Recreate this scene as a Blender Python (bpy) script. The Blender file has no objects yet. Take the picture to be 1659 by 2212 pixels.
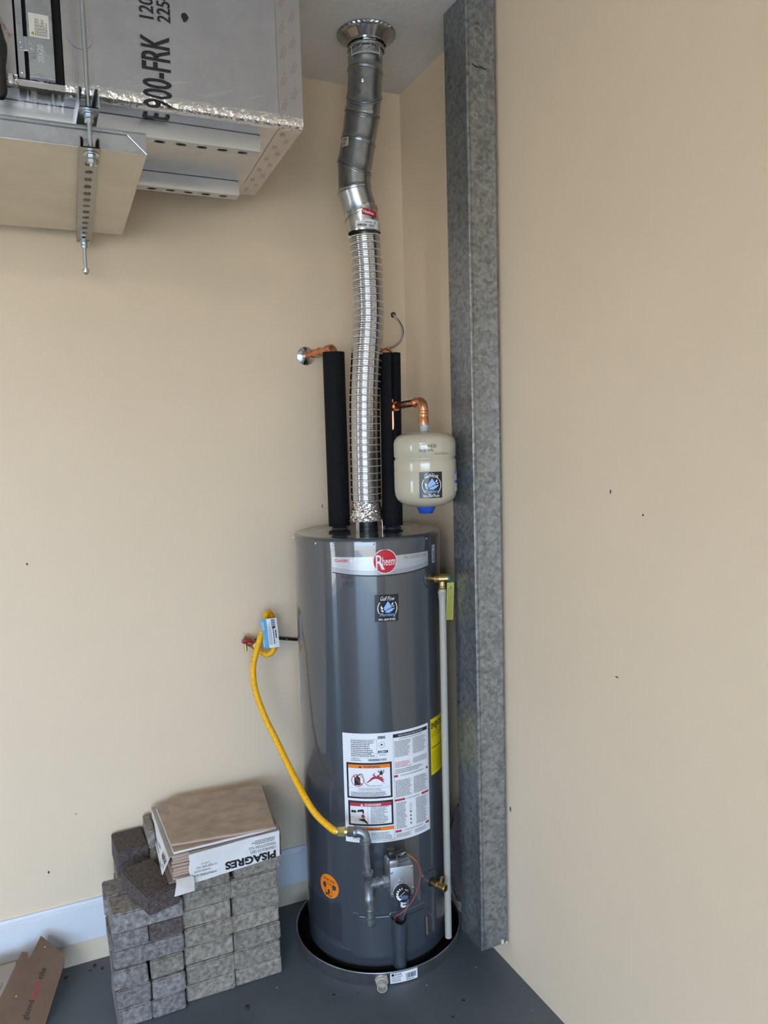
import bpy, bmesh, math, random
from mathutils import Vector, Matrix
PI = math.pi
R = math.radians
random.seed(7)
S = bpy.context.scene
COL = S.collection

# ------------------------------------------------------------------ camera
cam_data = bpy.data.cameras.new('camera')
cam = bpy.data.objects.new('camera', cam_data)
COL.objects.link(cam)
cr = Vector((0.90896666, -0.41593182, -0.02793463))
cu = Vector((0.06243071, 0.06956693, 0.99562184))
cf = Vector((0.41216747, 0.90673103, -0.08920094))
m = Matrix((cr, cu, -cf)).transposed().to_4x4()
m.translation = Vector((-1.26538867, -2.55046391, 1.64466058))
cam.matrix_world = m
cam_data.sensor_fit = 'HORIZONTAL'
cam_data.sensor_width = 36.0
cam_data.lens = 36.0 * 1657.8 / 1659.0
cam_data.clip_start = 0.02
S.camera = cam

# ------------------------------------------------------------------ world, light, exposure
W = bpy.data.worlds.new('daylight')
S.world = W
W.use_nodes = True
wn = W.node_tree.nodes
bg = wn['Background']
bg.inputs[0].default_value = (0.45, 0.68, 1.0, 1)
bg.inputs[1].default_value = 8.2
S.view_settings.view_transform = 'Standard'
S.view_settings.look = 'None'
S.view_settings.gamma = 1
S.view_settings.use_curve_mapping = False
S.view_settings.exposure = 0.66
S.cycles.max_bounces = 10
S.cycles.diffuse_bounces = 6
S.cycles.glossy_bounces = 5
S.cycles.sample_clamp_indirect = 6.0


def area(name, loc, rot, sx, sy, power, color, portal=False):
    l = bpy.data.lights.new(name, 'AREA')
    l.shape = 'RECTANGLE'
    l.size = sx
    l.size_y = sy
    l.energy = power
    l.color = color
    o = bpy.data.objects.new(name, l)
    o.location = loc
    o.rotation_euler = rot
    COL.objects.link(o)
    if portal:
        l.cycles.is_portal = True
    return o


sl_ = bpy.data.lights.new('sun', 'SUN')
sl_.energy = 23.0
sl_.color = (1.0, 0.93, 0.82)
sl_.angle = R(0.6)
sun = bpy.data.objects.new('sun', sl_)
sun.rotation_euler = Vector((-0.35, -0.62, -0.85)).to_track_quat('-Z', 'Y').to_euler()   # lights the driveway in front of the open garage door
COL.objects.link(sun)

ROOM_X, ROOM_Y, H = -6.4, -6.4, 2.875
GD0, GD1, GDH = -5.9, -1.42, 2.15          # garage door opening in the wall behind the camera
area('door_portal', ((GD0 + GD1) / 2, ROOM_Y - 0.02, GDH / 2), (R(90), 0, 0), GD1 - GD0, GDH, 1, (1, 1, 1), True)
area('side_door_portal', (ROOM_X - 0.05, -1.8, 1.0), (0, R(-90), 0), 2.0, 0.8, 1, (1, 1, 1), True)


# fluorescent ceiling fitting further back in the garage
LAMP = (-3.4, -4.4, 2.80)
area('ceiling_lamp', LAMP, (0, 0, 0), 1.2, 0.22, 70, (1.0, 0.92, 0.82))


# ------------------------------------------------------------------ materials
def sock(b, n):
    return b.inputs[n]


def mat(name, col, rough=0.5, metal=0.0, noise=None, bump=None, coat=0.0, spec=None, col2=None, ramp=(0.35, 0.65),
        rough_var=0.0, vor=False, random_tint=0.0, stretch=None, alpha=None):
    """noise=(scale, detail) blends col to col2; bump=(scale, strength, distance)."""
    M = bpy.data.materials.new(name)
    M.use_nodes = True
    nt = M.node_tree
    N, L = nt.nodes, nt.links
    b = N['Principled BSDF']
    b.inputs['Base Color'].default_value = (*col, 1)
    b.inputs['Roughness'].default_value = rough
    b.inputs['Metallic'].default_value = metal
    if coat:
        b.inputs['Coat Weight'].default_value = coat
        b.inputs['Coat Roughness'].default_value = 0.035
        b.inputs['Coat IOR'].default_value = 1.65
    if spec is not None:
        b.inputs['Specular IOR Level'].default_value = spec
    tc = N.new('ShaderNodeTexCoord')
    vecout = tc.outputs['Object']
    if stretch:
        mp = N.new('ShaderNodeMapping')
        mp.inputs['Scale'].default_value = stretch
        L.new(vecout, mp.inputs[0])
        vecout = mp.outputs[0]
    if random_tint or noise:
        oi = N.new('ShaderNodeObjectInfo')
        add = N.new('ShaderNodeVectorMath')
        add.operation = 'MULTIPLY_ADD'
        add.inputs[1].default_value = (1, 1, 1)
        L.new(vecout, add.inputs[0])
        if random_tint:
            sc = N.new('ShaderNodeMath')
            sc.operation = 'MULTIPLY'
            sc.inputs[1].default_value = 37.0
            L.new(oi.outputs['Random'], sc.inputs[0])
            L.new(sc.outputs[0], add.inputs[2])
        vecout = add.outputs[0]
    colout = None
    if noise and col2:
        if vor:
            t = N.new('ShaderNodeTexVoronoi')
            t.inputs['Scale'].default_value = noise[0]
            sep = N.new('ShaderNodeSeparateColor')
            L.new(vecout, t.inputs['Vector'])
            L.new(t.outputs['Color'], sep.inputs[0])
            n2 = N.new('ShaderNodeTexNoise')
            n2.inputs['Scale'].default_value = noise[0] * 0.45
            n2.inputs['Detail'].default_value = 4
            L.new(vecout, n2.inputs['Vector'])
            mx = N.new('ShaderNodeMath')
            mx.operation = 'MULTIPLY_ADD'
            mx.inputs[1].default_value = 0.35
            L.new(sep.outputs[0], mx.inputs[0])
            m3 = N.new('ShaderNodeMath')
            m3.operation = 'MULTIPLY'
            m3.inputs[1].default_value = 0.65
            L.new(n2.outputs['Fac'], m3.inputs[0])
            L.new(m3.outputs[0], mx.inputs[2])
            fac = mx.outputs[0]
        else:
            t = N.new('ShaderNodeTexNoise')
            t.inputs['Scale'].default_value = noise[0]
            t.inputs['Detail'].default_value = noise[1]
            t.inputs['Roughness'].default_value = 0.62
            L.new(vecout, t.inputs['Vector'])
            fac = t.outputs['Fac']
        rp = N.new('ShaderNodeValToRGB')
        rp.color_ramp.elements[0].position = ramp[0]
        rp.color_ramp.elements[1].position = ramp[1]
        rp.color_ramp.elements[0].color = (*col, 1)
        rp.color_ramp.elements[1].color = (*col2, 1)
        L.new(fac, rp.inputs[0])
        colout = rp.outputs[0]
        if rough_var:
            ma = N.new('ShaderNodeMath')
            ma.operation = 'MULTIPLY_ADD'
            ma.inputs[1].default_value = rough_var
            ma.inputs[2].default_value = rough - rough_var * 0.5
            L.new(fac, ma.inputs[0])
            L.new(ma.outputs[0], b.inputs['Roughness'])
    if random_tint and colout is not None:
        hsv = N.new('ShaderNodeHueSaturation')
        mr = N.new('ShaderNodeMapRange')
        mr.inputs['To Min'].default_value = 1 - random_tint
        mr.inputs['To Max'].default_value = 1 + random_tint
        L.new(oi.outputs['Random'], mr.inputs['Value'])
        L.new(mr.outputs[0], hsv.inputs['Value'])
        L.new(colout, hsv.inputs['Color'])
        colout = hsv.outputs[0]
    if colout is not None:
        L.new(colout, b.inputs['Base Color'])
    if bump:
        t = N.new('ShaderNodeTexNoise')
        t.inputs['Scale'].default_value = bump[0]
        t.inputs['Detail'].default_value = 4
        L.new(vecout, t.inputs['Vector'])
        bp = N.new('ShaderNodeBump')
        bp.inputs['Strength'].default_value = bump[1]
        bp.inputs['Distance'].default_value = bump[2]
        L.new(t.outputs['Fac'], bp.inputs['Height'])
        L.new(bp.outputs[0], b.inputs['Normal'])
    return M


def speckled_floor():
    M = mat('floor_paint', (0.078, 0.094, 0.116), 0.42, noise=(3.5, 5), col2=(0.108, 0.125, 0.147), bump=(60, 0.12, 0.002), rough_var=0.25)
    nt = M.node_tree
    N, L = nt.nodes, nt.links
    b = N['Principled BSDF']
    base = b.inputs['Base Color'].links[0].from_socket
    prev = base
    tc = N.new('ShaderNodeTexCoord')
    for scale, size, color, keep in ((22, 0.07, (0.5, 0.48, 0.44), 0.80), (15, 0.075, (0.02, 0.02, 0.02), 0.84)):
        v = N.new('ShaderNodeTexVoronoi')
        v.inputs['Scale'].default_value = scale
        L.new(tc.outputs['Object'], v.inputs['Vector'])
        lt = N.new('ShaderNodeMath')
        lt.operation = 'LESS_THAN'
        lt.inputs[1].default_value = size
        L.new(v.outputs['Distance'], lt.inputs[0])
        sp = N.new('ShaderNodeSeparateColor')
        L.new(v.outputs['Color'], sp.inputs[0])
        gt = N.new('ShaderNodeMath')
        gt.operation = 'GREATER_THAN'
        gt.inputs[1].default_value = keep
        L.new(sp.outputs[0], gt.inputs[0])
        mu = N.new('ShaderNodeMath')
        mu.operation = 'MULTIPLY'
        L.new(lt.outputs[0], mu.inputs[0])
        L.new(gt.outputs[0], mu.inputs[1])
        mix = N.new('ShaderNodeMix')
        mix.data_type = 'RGBA'
        L.new(mu.outputs[0], mix.inputs[0])
        L.new(prev, mix.inputs[6])
        mix.inputs[7].default_value = (*color, 1)
        prev = mix.outputs[2]
    L.new(prev, b.inputs['Base Color'])
    return M


M_WALL = mat('wall_paint', (0.74, 0.605, 0.445), 0.5, noise=(1.2, 3), col2=(0.77, 0.63, 0.465), bump=(140, 0.25, 0.0015))
M_CEIL = mat('ceiling_paint', (0.70, 0.69, 0.68), 0.85, noise=(2, 3), col2=(0.74, 0.73, 0.72), bump=(28, 0.6, 0.006))
M_FLOOR = speckled_floor()
M_TRIM = mat('white_trim_paint', (0.66, 0.69, 0.74), 0.4, noise=(4, 3), col2=(0.70, 0.73, 0.77))
M_CONC = mat('driveway_concrete', (0.40, 0.35, 0.28), 0.8, noise=(2, 4), col2=(0.46, 0.41, 0.33))
M_POST = mat('weathered_galvanized', (0.20, 0.215, 0.23), 0.36, 0.85, noise=(110, 6), col2=(0.44, 0.46, 0.475), vor=True, rough_var=0.3, ramp=(0.25, 0.8))
M_GALV = mat('galvanized_sheet', (0.36, 0.38, 0.40), 0.27, 0.95, noise=(60, 6), col2=(0.46, 0.48, 0.50))
M_STRUT = mat('zinc_strut', (0.52, 0.55, 0.59), 0.30, 0.95)
M_STRUTD = mat('dull_strut', (0.33, 0.325, 0.31), 0.36, 0.9, noise=(60, 5), col2=(0.42, 0.41, 0.39), rough_var=0.2)
M_PANB = mat('bright_galvanized_pan', (0.50, 0.525, 0.55), 0.30, 0.95, noise=(40, 4), col2=(0.58, 0.605, 0.63), vor=True, rough_var=0.15)
M_ZINC = mat('zinc_rod', (0.55, 0.60, 0.64), 0.28, 1.0)
M_FRK = mat('foil_faced_board', (0.56, 0.56, 0.60), 0.28, 0.9, noise=(18, 3), col2=(0.61, 0.61, 0.65), bump=(220, 0.06, 0.001))
M_TAPE = mat('foil_tape', (0.58, 0.57, 0.57), 0.22, 0.95, noise=(9, 3), col2=(0.66, 0.65, 0.65), bump=(26, 0.18, 0.004))
M_FOIL = mat('crinkled_foil', (0.86, 0.85, 0.85), 0.12, 1.0, bump=(70, 0.9, 0.006))
M_CRIMP = mat('liner_crimp', (0.86, 0.86, 0.87), 0.5, 0.7)
M_FLEX = mat('aluminium_liner', (0.54, 0.54, 0.56), 0.13, 1.0)
M_HEAT = mat('grey_enamel', (0.045, 0.052, 0.066), 0.32, 0.0, coat=1.0)
M_HEATD = mat('grey_enamel_door', (0.044, 0.052, 0.067), 0.36, 0.0, coat=0.5)
M_BLACK = mat('black_plastic', (0.012, 0.012, 0.013), 0.35)
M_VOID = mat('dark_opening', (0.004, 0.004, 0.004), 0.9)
M_FOAM = mat('black_foam', (0.004, 0.004, 0.005), 0.8, spec=0.2, noise=(160, 3), col2=(0.010, 0.010, 0.012), bump=(320, 0.5, 0.002))
M_COPPER = mat('copper', (0.75, 0.33, 0.17), 0.28, 1.0, noise=(40, 4), col2=(0.62, 0.27, 0.14), rough_var=0.2)
M_BRASS = mat('brass', (0.55, 0.40, 0.16), 0.30, 1.0, noise=(40, 4), col2=(0.42, 0.30, 0.13), rough_var=0.2)
M_CHROME = mat('chrome', (0.75, 0.77, 0.78), 0.08, 1.0)
M_TANK = mat('almond_enamel', (0.50, 0.46, 0.36), 0.25, 0.0, coat=0.6)
M_PVC = mat('white_pvc', (0.42, 0.395, 0.34), 0.35)
M_IRON = mat('galvanized_iron_pipe', (0.20, 0.215, 0.23), 0.42, 0.85, noise=(60, 5), col2=(0.34, 0.36, 0.38), rough_var=0.3)
M_VALVE = mat('cast_aluminium', (0.40, 0.41, 0.43), 0.48, 0.9)
M_YELLOW = mat('yellow_coating', (0.86, 0.44, 0.004), 0.38)
M_NUT = mat('brass_nut_yellow', (0.80, 0.68, 0.25), 0.25, 0.8)
M_PAN = mat('aluminium_pan', (0.40, 0.40, 0.40), 0.38, 0.9, noise=(20, 3), col2=(0.30, 0.30, 0.30), rough_var=0.15)
M_RED = mat('label_red', (0.52, 0.008, 0.03), 0.35)
M_REDP = mat('print_red', (0.42, 0.03, 0.05), 0.5)
M_PINK = mat('red_wire', (0.45, 0.06, 0.06), 0.4)
M_WHITE = mat('label_white', (0.78, 0.80, 0.84), 0.38)
M_SILVER = mat('label_silver', (0.50, 0.52, 0.56), 0.3, 0.3)
M_SILVERD = mat('label_silver_dark', (0.36, 0.38, 0.42), 0.3, 0.3)
M_INK = mat('print_black', (0.012, 0.012, 0.014), 0.5)
M_INKG = mat('print_grey', (0.07, 0.07, 0.075), 0.5)
M_GOLD = mat('print_gold', (0.36, 0.32, 0.20), 0.4, 0.3)
M_ORANGE = mat('label_orange', (0.85, 0.22, 0.012), 0.4)
M_ENERGY = mat('label_yellow', (0.80, 0.62, 0.01), 0.4)
M_TAGY = mat('tag_yellow', (0.36, 0.34, 0.035), 0.4)
M_NAVY = mat('sticker_black', (0.008, 0.010, 0.016), 0.25)
M_SKY = mat('print_light_blue', (0.30, 0.50, 0.85), 0.4)
M_BLUE = mat('blue_plastic', (0.008, 0.07, 0.42), 0.35)
M_CARDBLUE = mat('tag_blue', (0.08, 0.30, 0.50), 0.4, noise=(25, 3), col2=(0.16, 0.42, 0.62))
M_TEAL = mat('teal_plastic', (0.01, 0.16, 0.13), 0.4)
M_COPSL = mat('orange_sleeve', (0.36, 0.13, 0.03), 0.45)
M_HAND = mat('marker_maroon', (0.035, 0.008, 0.014), 0.5)
M_CARD = mat('brown_cardboard', (0.120, 0.072, 0.045), 0.75, noise=(9, 4), col2=(0.150, 0.092, 0.058), bump=(40, 0.1, 0.002))
M_CARDL = mat('faded_cardboard', (0.24, 0.195, 0.155), 0.8, noise=(9, 4), col2=(0.28, 0.23, 0.185))
M_CARDG = mat('grey_cardboard', (0.42, 0.385, 0.345), 0.8, noise=(12, 4), col2=(0.36, 0.32, 0.285))
M_CARDW = mat('white_printed_cardboard', (0.72, 0.72, 0.73), 0.6, noise=(14, 4), col2=(0.64, 0.63, 0.63))
M_TILE = mat('brown_glazed_tile', (0.29, 0.215, 0.165), 0.35, noise=(16, 8), col2=(0.44, 0.35, 0.28), ramp=(0.35, 0.68), stretch=(0.9, 1.35, 1.0))
M_BISQ = mat('tile_bisque_edge', (0.45, 0.32, 0.26), 0.7)
M_WBISQ = mat('white_tile_edge', (0.72, 0.68, 0.68), 0.6)
M_PAVG = mat('grey_tan_paver', (0.135, 0.116, 0.093), 0.9, noise=(70, 10), col2=(0.40, 0.365, 0.31), ramp=(0.33, 0.72), bump=(150, 0.6, 0.004), random_tint=0.12)
M_PAVP = mat('purple_grey_paver', (0.115, 0.101, 0.098), 0.9, noise=(75, 10), col2=(0.355, 0.335, 0.328), ramp=(0.36, 0.74), bump=(150, 0.6, 0.004), random_tint=0.14)
M_PAVD = mat('dark_brown_paver', (0.055, 0.040, 0.038), 0.85, noise=(110, 10), col2=(0.17, 0.14, 0.13), ramp=(0.38, 0.80), bump=(150, 0.6, 0.004), random_tint=0.10)
M_LEAF = mat('dry_debris', (0.02, 0.017, 0.014), 0.8)
M_WIRE = mat('pale_wire', (0.42, 0.40, 0.36), 0.5)
M_HOLE = mat('torn_drywall', (0.05, 0.045, 0.04), 0.9)


# ------------------------------------------------------------------ mesh builder
class MB:
    def __init__(s):
        s.v, s.f, s.mi = [], [], []

    def add(s, vs, fs, mi=0):
        o = len(s.v)
        s.v += [tuple(v) for v in vs]
        s.f += [tuple(i + o for i in f) for f in fs]
        s.mi += [mi] * len(fs)
        return s

    def box(s, a, b, mi=0):
        x0, y0, z0 = a
        x1, y1, z1 = b
        v = [(x0, y0, z0), (x1, y0, z0), (x1, y1, z0), (x0, y1, z0), (x0, y0, z1), (x1, y0, z1), (x1, y1, z1), (x0, y1, z1)]
        return s.add(v, [(0, 3, 2, 1), (4, 5, 6, 7), (0, 1, 5, 4), (1, 2, 6, 5), (2, 3, 7, 6), (3, 0, 4, 7)], mi)

    def bbox(s, a, b, r=0.003, mi=0, seg=2):
        bm = bmesh.new()
        bmesh.ops.create_cube(bm, size=1)
        c = [(a[i] + b[i]) / 2 for i in range(3)]
        d = [abs(b[i] - a[i]) for i in range(3)]
        for v in bm.verts:
            v.co = Vector([c[i] + v.co[i] * d[i] for i in range(3)])
        bmesh.ops.bevel(bm, geom=bm.edges[:], offset=r, segments=seg, affect='EDGES', profile=0.5)
        s.bm(bm, mi)
        bm.free()
        return s

    def bm(s, bm, mi=0, M=None):
        bm.verts.index_update()
        s.add([(M @ v.co) if M else v.co[:] for v in bm.verts], [[v.index for v in f.verts] for f in bm.faces], mi)

    def prism(s, pts, d, mi=0):
        """pts: planar 3D outline, d: extrusion vector."""
        n = len(pts)
        d = Vector(d)
        v = [Vector(p) for p in pts] + [Vector(p) + d for p in pts]
        f = [tuple(range(n - 1, -1, -1)), tuple(range(n, 2 * n))]
        f += [(i, (i + 1) % n, n + (i + 1) % n, n + i) for i in range(n)]
        return s.add(v, f, mi)

    def tube(s, path, r, n=16, mi=0, caps=True, closed=False):
        P = [Vector(p) for p in path]
        rs = r if isinstance(r, (list, tuple)) else [r] * len(P)
        T = []
        for i in range(len(P)):
            a = P[max(i - 1, 0)]
            b = P[min(i + 1, len(P) - 1)]
            t = (b - a)
            if t.length < 1e-9:
                t = Vector((0, 0, 1))
            T.append(t.normalized())
        ref = Vector((0, 0, 1)) if abs(T[0].z) < 0.9 else Vector((1, 0, 0))
        U = T[0].cross(ref).normalized()
        vs, fs = [], []
        for i, p in enumerate(P):
            if i:
                U = (U - T[i] * U.dot(T[i]))
                U = U.normalized() if U.length > 1e-6 else T[i].orthogonal().normalized()
            Vv = T[i].cross(U)
            for k in range(n):
                a = 2 * PI * k / n
                vs.append(p + (U * math.cos(a) + Vv * math.sin(a)) * rs[i])
        for i in range(len(P) - 1):
            for k in range(n):
                k2 = (k + 1) % n
                fs.append((i * n + k, i * n + k2, (i + 1) * n + k2, (i + 1) * n + k))
        if caps:
            fs.append(tuple(range(n - 1, -1, -1)))
            fs.append(tuple((len(P) - 1) * n + k for k in range(n)))
        return s.add(vs, fs, mi)

    def lathe(s, prof, c=(0, 0, 0), axis=(0, 0, 1), n=32, mi=0, caps=True):
        """prof: list of (radius, height along axis)."""
        A = Vector(axis).normalized()
        U = A.orthogonal().normalized()
        Vv = A.cross(U)
        c = Vector(c)
        vs, fs = [], []
        for (r, h) in prof:
            for k in range(n):
                a = 2 * PI * k / n
                vs.append(c + A * h + (U * math.cos(a) + Vv * math.sin(a)) * r)
        for i in range(len(prof) - 1):
            for k in range(n):
                k2 = (k + 1) % n
                fs.append((i * n + k, i * n + k2, (i + 1) * n + k2, (i + 1) * n + k))
        if caps:
            if prof[0][0] > 1e-5:
                fs.append(tuple(range(n - 1, -1, -1)))
            if prof[-1][0] > 1e-5:
                fs.append(tuple((len(prof) - 1) * n + k for k in range(n)))
        return s.add(vs, fs, mi)

    def loft(s, rings, mi=0, caps=False, wrap=True):
        n = len(rings[0])
        vs = [p for r in rings for p in r]
        fs = []
        for i in range(len(rings) - 1):
            for k in range(n if wrap else n - 1):
                k2 = (k + 1) % n
                fs.append((i * n + k, i * n + k2, (i + 1) * n + k2, (i + 1) * n + k))
        if caps:
            fs.append(tuple(range(n - 1, -1, -1)))
            fs.append(tuple((len(rings) - 1) * n + k for k in range(n)))
        return s.add(vs, fs, mi)

    # flat print helpers: F maps (u, v, lift) to a point
    def rect(s, F, u0, v0, u1, v1, lift=0.0, mi=0, nu=None):
        nu = nu or max(1, int(abs(u1 - u0) / 0.012))
        vs, fs = [], []
        for i in range(nu + 1):
            u = u0 + (u1 - u0) * i / nu
            vs += [F(u, v0, lift), F(u, v1, lift)]
        for i in range(nu):
            fs.append((2 * i, 2 * i + 2, 2 * i + 3, 2 * i + 1))
        return s.add(vs, fs, mi)

    def strip(s, F, top, bot, lift=0.0, mi=0):
        """top, bot: lists of (u, v) of equal length."""
        vs, fs = [], []
        for a, b in zip(bot, top):
            vs += [F(*a, lift), F(*b, lift)]
        for i in range(len(top) - 1):
            fs.append((2 * i, 2 * i + 2, 2 * i + 3, 2 * i + 1))
        return s.add(vs, fs, mi)

    def disc(s, F, u, v, r, lift=0.0, mi=0, n=32, r2=None, rv=None):
        rv = rv or r
        if r2 is None:
            vs = [F(u, v, lift)] + [F(u + r * math.cos(2 * PI * k / n), v + rv * math.sin(2 * PI * k / n), lift) for k in range(n)]
            fs = [(0, 1 + k, 1 + (k + 1) % n) for k in range(n)]
        else:
            vs = []
            for k in range(n):
                a = 2 * PI * k / n
                vs += [F(u + r2 * math.cos(a), v + r2 * math.sin(a), lift), F(u + r * math.cos(a), v + r * math.sin(a), lift)]
            fs = [(2 * k, 2 * k + 1, 2 * ((k + 1) % n) + 1, 2 * ((k + 1) % n)) for k in range(n)]
        return s.add(vs, fs, mi)

    def poly(s, F, pts, lift=0.0, mi=0):
        bm = bmesh.new()
        vv = [bm.verts.new((p[0], p[1], 0)) for p in pts]
        f = bm.faces.new(vv)
        bmesh.ops.triangulate(bm, faces=[f])
        bm.verts.index_update()
        s.add([F(v.co.x, v.co.y, lift) for v in bm.verts], [[v.index for v in q.verts] for q in bm.faces], mi)
        bm.free()
        return s

    def text(s, F, txt, u, v, w=None, h=None, lift=0.0, mi=0, align='L', rot=0, shear=0.0, bold=0.0):
        vs, fs = glyphs(txt, shear, bold)
        if not vs:
            return s
        x0 = min(p[0] for p in vs)
        x1 = max(p[0] for p in vs)
        y0 = min(p[1] for p in vs)
        y1 = max(p[1] for p in vs)
        sx = (w / (x1 - x0)) if w else None
        sy = (h / (y1 - y0)) if h else None
        sx = sx or sy
        sy = sy or sx
        ww = (x1 - x0) * sx
        off = {'L': 0, 'C': -ww / 2, 'R': -ww}[align]
        c, sn = math.cos(rot), math.sin(rot)
        out = []
        for p in vs:
            a = (p[0] - x0) * sx + off
            b = (p[1] - y0) * sy
            out.append(F(u + a * c - b * sn, v + a * sn + b * c, lift))
        return s.add(out, fs, mi)

    def lines(s, F, u0, v0, u1, v1, rows, lift=0.0, mi=0, fill=0.55, seed=1, ragged=True):
        """Rows of word-length dashes standing for print too small to read."""
        rg = random.Random(seed)
        dv = (v1 - v0) / rows
        for i in range(rows):
            a = v1 - dv * (i + 0.5)
            u = u0
            end = u1 if not ragged else u1 - (u1 - u0) * rg.random() * 0.25
            while u < end:
                wl = rg.uniform(0.0022, 0.0065)
                e = min(u + wl, end)
                s.rect(F, u, a - dv * fill / 2, e, a + dv * fill / 2, lift, mi, nu=1)
                u = e + 0.0012
        return s

    def bars(s, F, u0, v0, u1, v1, lift=0.0, mi=0, seed=3, vert=True, n=22):
        rg = random.Random(seed)
        L = (u1 - u0) if vert else (v1 - v0)
        t = 0.0
        while t < L:
            w = rg.choice((1, 1, 2, 3)) * L / (n * 3)
            if vert:
                s.rect(F, u0 + t, v0, min(u0 + t + w, u1), v1, lift, mi, nu=1)
            else:
                s.rect(F, u0, v0 + t, u1, min(v0 + t + w, v1), lift, mi, nu=1)
            t += w + rg.choice((1, 1, 2)) * L / (n * 3)
        return s

    def build(s, name, mats, parent=None, smooth=35, origin=None, kind=None, label=None, fix=True):
        me = bpy.data.meshes.new(name)
        o3 = Vector(origin) if origin is not None else Vector((0, 0, 0))
        me.from_pydata([Vector(v) - o3 for v in s.v], [], s.f)
        mats = mats if isinstance(mats, (list, tuple)) else [mats]
        for q in mats:
            me.materials.append(q)
        me.polygons.foreach_set('material_index', s.mi)
        if fix:
            bm = bmesh.new()
            bm.from_mesh(me)
            bmesh.ops.recalc_face_normals(bm, faces=bm.faces[:])
            bm.to_mesh(me)
            bm.free()
        if smooth:
            me.polygons.foreach_set('use_smooth', [True] * len(me.polygons))
            me.set_sharp_from_angle(angle=R(smooth))
        me.update()
        ob = bpy.data.objects.new(name, me)
        COL.objects.link(ob)
        if parent is not None:
            ob.parent = parent
            ob.location = o3 - world_loc(parent)
        else:
            ob.location = o3
        if kind:
            ob['kind'] = kind
        if label:
            ob['label'] = label
        return ob


def world_loc(o):
    l = Vector(o.location)
    while o.parent:
        o = o.parent
        l = l + Vector(o.location)
    return l


_glyph_cache = {}


def glyphs(txt, shear, bold):
    k = (txt, shear, bold)
    if k in _glyph_cache:
        return _glyph_cache[k]
    cu_ = bpy.data.curves.new('txt', 'FONT')
    cu_.body = txt
    cu_.shear = shear
    cu_.offset = bold
    cu_.resolution_u = 3
    ob = bpy.data.objects.new('txt', cu_)
    me = ob.to_mesh()
    vs = [tuple(v.co) for v in me.vertices]
    fs = [tuple(p.vertices) for p in me.polygons]
    ob.to_mesh_clear()
    bpy.data.objects.remove(ob)
    bpy.data.curves.remove(cu_)
    _glyph_cache[k] = (vs, fs)
    return vs, fs


def spline(pts, per=8):
    P = [Vector(p) for p in pts]
    out = []
    for i in range(len(P) - 1):
        p0, p1, p2, p3 = P[max(i - 1, 0)], P[i], P[i + 1], P[min(i + 2, len(P) - 1)]
        for k in range(per):
            t = k / per
            out.append(0.5 * ((2 * p1) + (p2 - p0) * t + (2 * p0 - 5 * p1 + 4 * p2 - p3) * t * t + (3 * p1 - p0 - 3 * p2 + p3) * t ** 3))
    out.append(P[-1])
    return out


def arc(c, a0, a1, r, u, v, n=8):
    c, u, v = Vector(c), Vector(u), Vector(v)
    return [c + u * r * math.cos(a0 + (a1 - a0) * i / n) + v * r * math.sin(a0 + (a1 - a0) * i / n) for i in range(n + 1)]


def planeF(o, U, V, Nn):
    o, U, V, Nn = Vector(o), Vector(U), Vector(V), Vector(Nn)
    return lambda u, v, lift=0.0: o + U * u + V * v + Nn * lift


def cylF(cx, cy, rad, az0, z0, tilt=0.0):
    c, s_ = math.cos(tilt), math.sin(tilt)

    def F(u, v, lift=0.0):
        uu, vv = u * c - v * s_, u * s_ + v * c
        a = az0 + uu / rad
        return Vector((cx + (rad + lift) * math.cos(a), cy + (rad + lift) * math.sin(a), z0 + vv))
    return F


def thing(name, loc, label, cat, group=None):
    o = bpy.data.objects.new(name, None)
    o.empty_display_size = 0.05
    o.location = loc
    COL.objects.link(o)
    o['label'] = label
    o['category'] = cat
    if group:
        o['group'] = group
    return o


def tag(o, label, cat, group=None):
    o['label'] = label
    o['category'] = cat
    if group:
        o['group'] = group
    return o


def struct(o):
    o['kind'] = 'structure'
    return o


# ================================================================== the room
def wall_slab(name, a, b, mt):
    return struct(MB().box(a, b).build(name, mt, smooth=None))


wall_slab('floor', (ROOM_X, ROOM_Y, -0.1), (0, 0, 0), M_FLOOR)
wall_slab('ceiling', (ROOM_X, ROOM_Y, H), (0, 0, H + 0.1), M_CEIL)
wall_slab('wall_back', (ROOM_X - 0.12, 0, -0.1), (0.12, 0.12, H + 0.1), M_WALL)
wall_slab('wall_right', (0, ROOM_Y - 0.12, -0.1), (0.12, 0, H + 0.1), M_WALL)
wl = MB()                                       # left wall with an open side door, behind and left of the camera
WY0, WY1, WZ0, WZ1 = -2.2, -1.4, 0.0, 2.03
wl.box((ROOM_X - 0.12, ROOM_Y, -0.1), (ROOM_X, WY0, H + 0.1))
wl.box((ROOM_X - 0.12, WY1, -0.1), (ROOM_X, 0, H + 0.1))
wl.box((ROOM_X - 0.12, WY0, -0.1), (ROOM_X, WY1, WZ0))
wl.box((ROOM_X - 0.12, WY0, WZ1), (ROOM_X, WY1, H + 0.1))
struct(wl.build('wall_left', M_WALL, smooth=None))
wf = MB()                                       # front wall with the open garage door
wf.box((ROOM_X - 0.12, ROOM_Y - 0.12, -0.1), (GD0, ROOM_Y, H + 0.1))
wf.box((GD1, ROOM_Y - 0.12, -0.1), (0, ROOM_Y, H + 0.1))
wf.box((GD0, ROOM_Y - 0.12, GDH), (GD1, ROOM_Y, H + 0.1))
struct(wf.build('wall_front', M_WALL, smooth=None))
dr = MB()
for (a, b) in (((WY0 - 0.06, 0), (WY0, WZ1 + 0.06)), ((WY1, 0), (WY1 + 0.06, WZ1 + 0.06)), ((WY0 - 0.06, WZ1), (WY1 + 0.06, WZ1 + 0.06))):
    dr.box((ROOM_X, a[0], a[1]), (ROOM_X + 0.018, b[0], b[1]))
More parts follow.
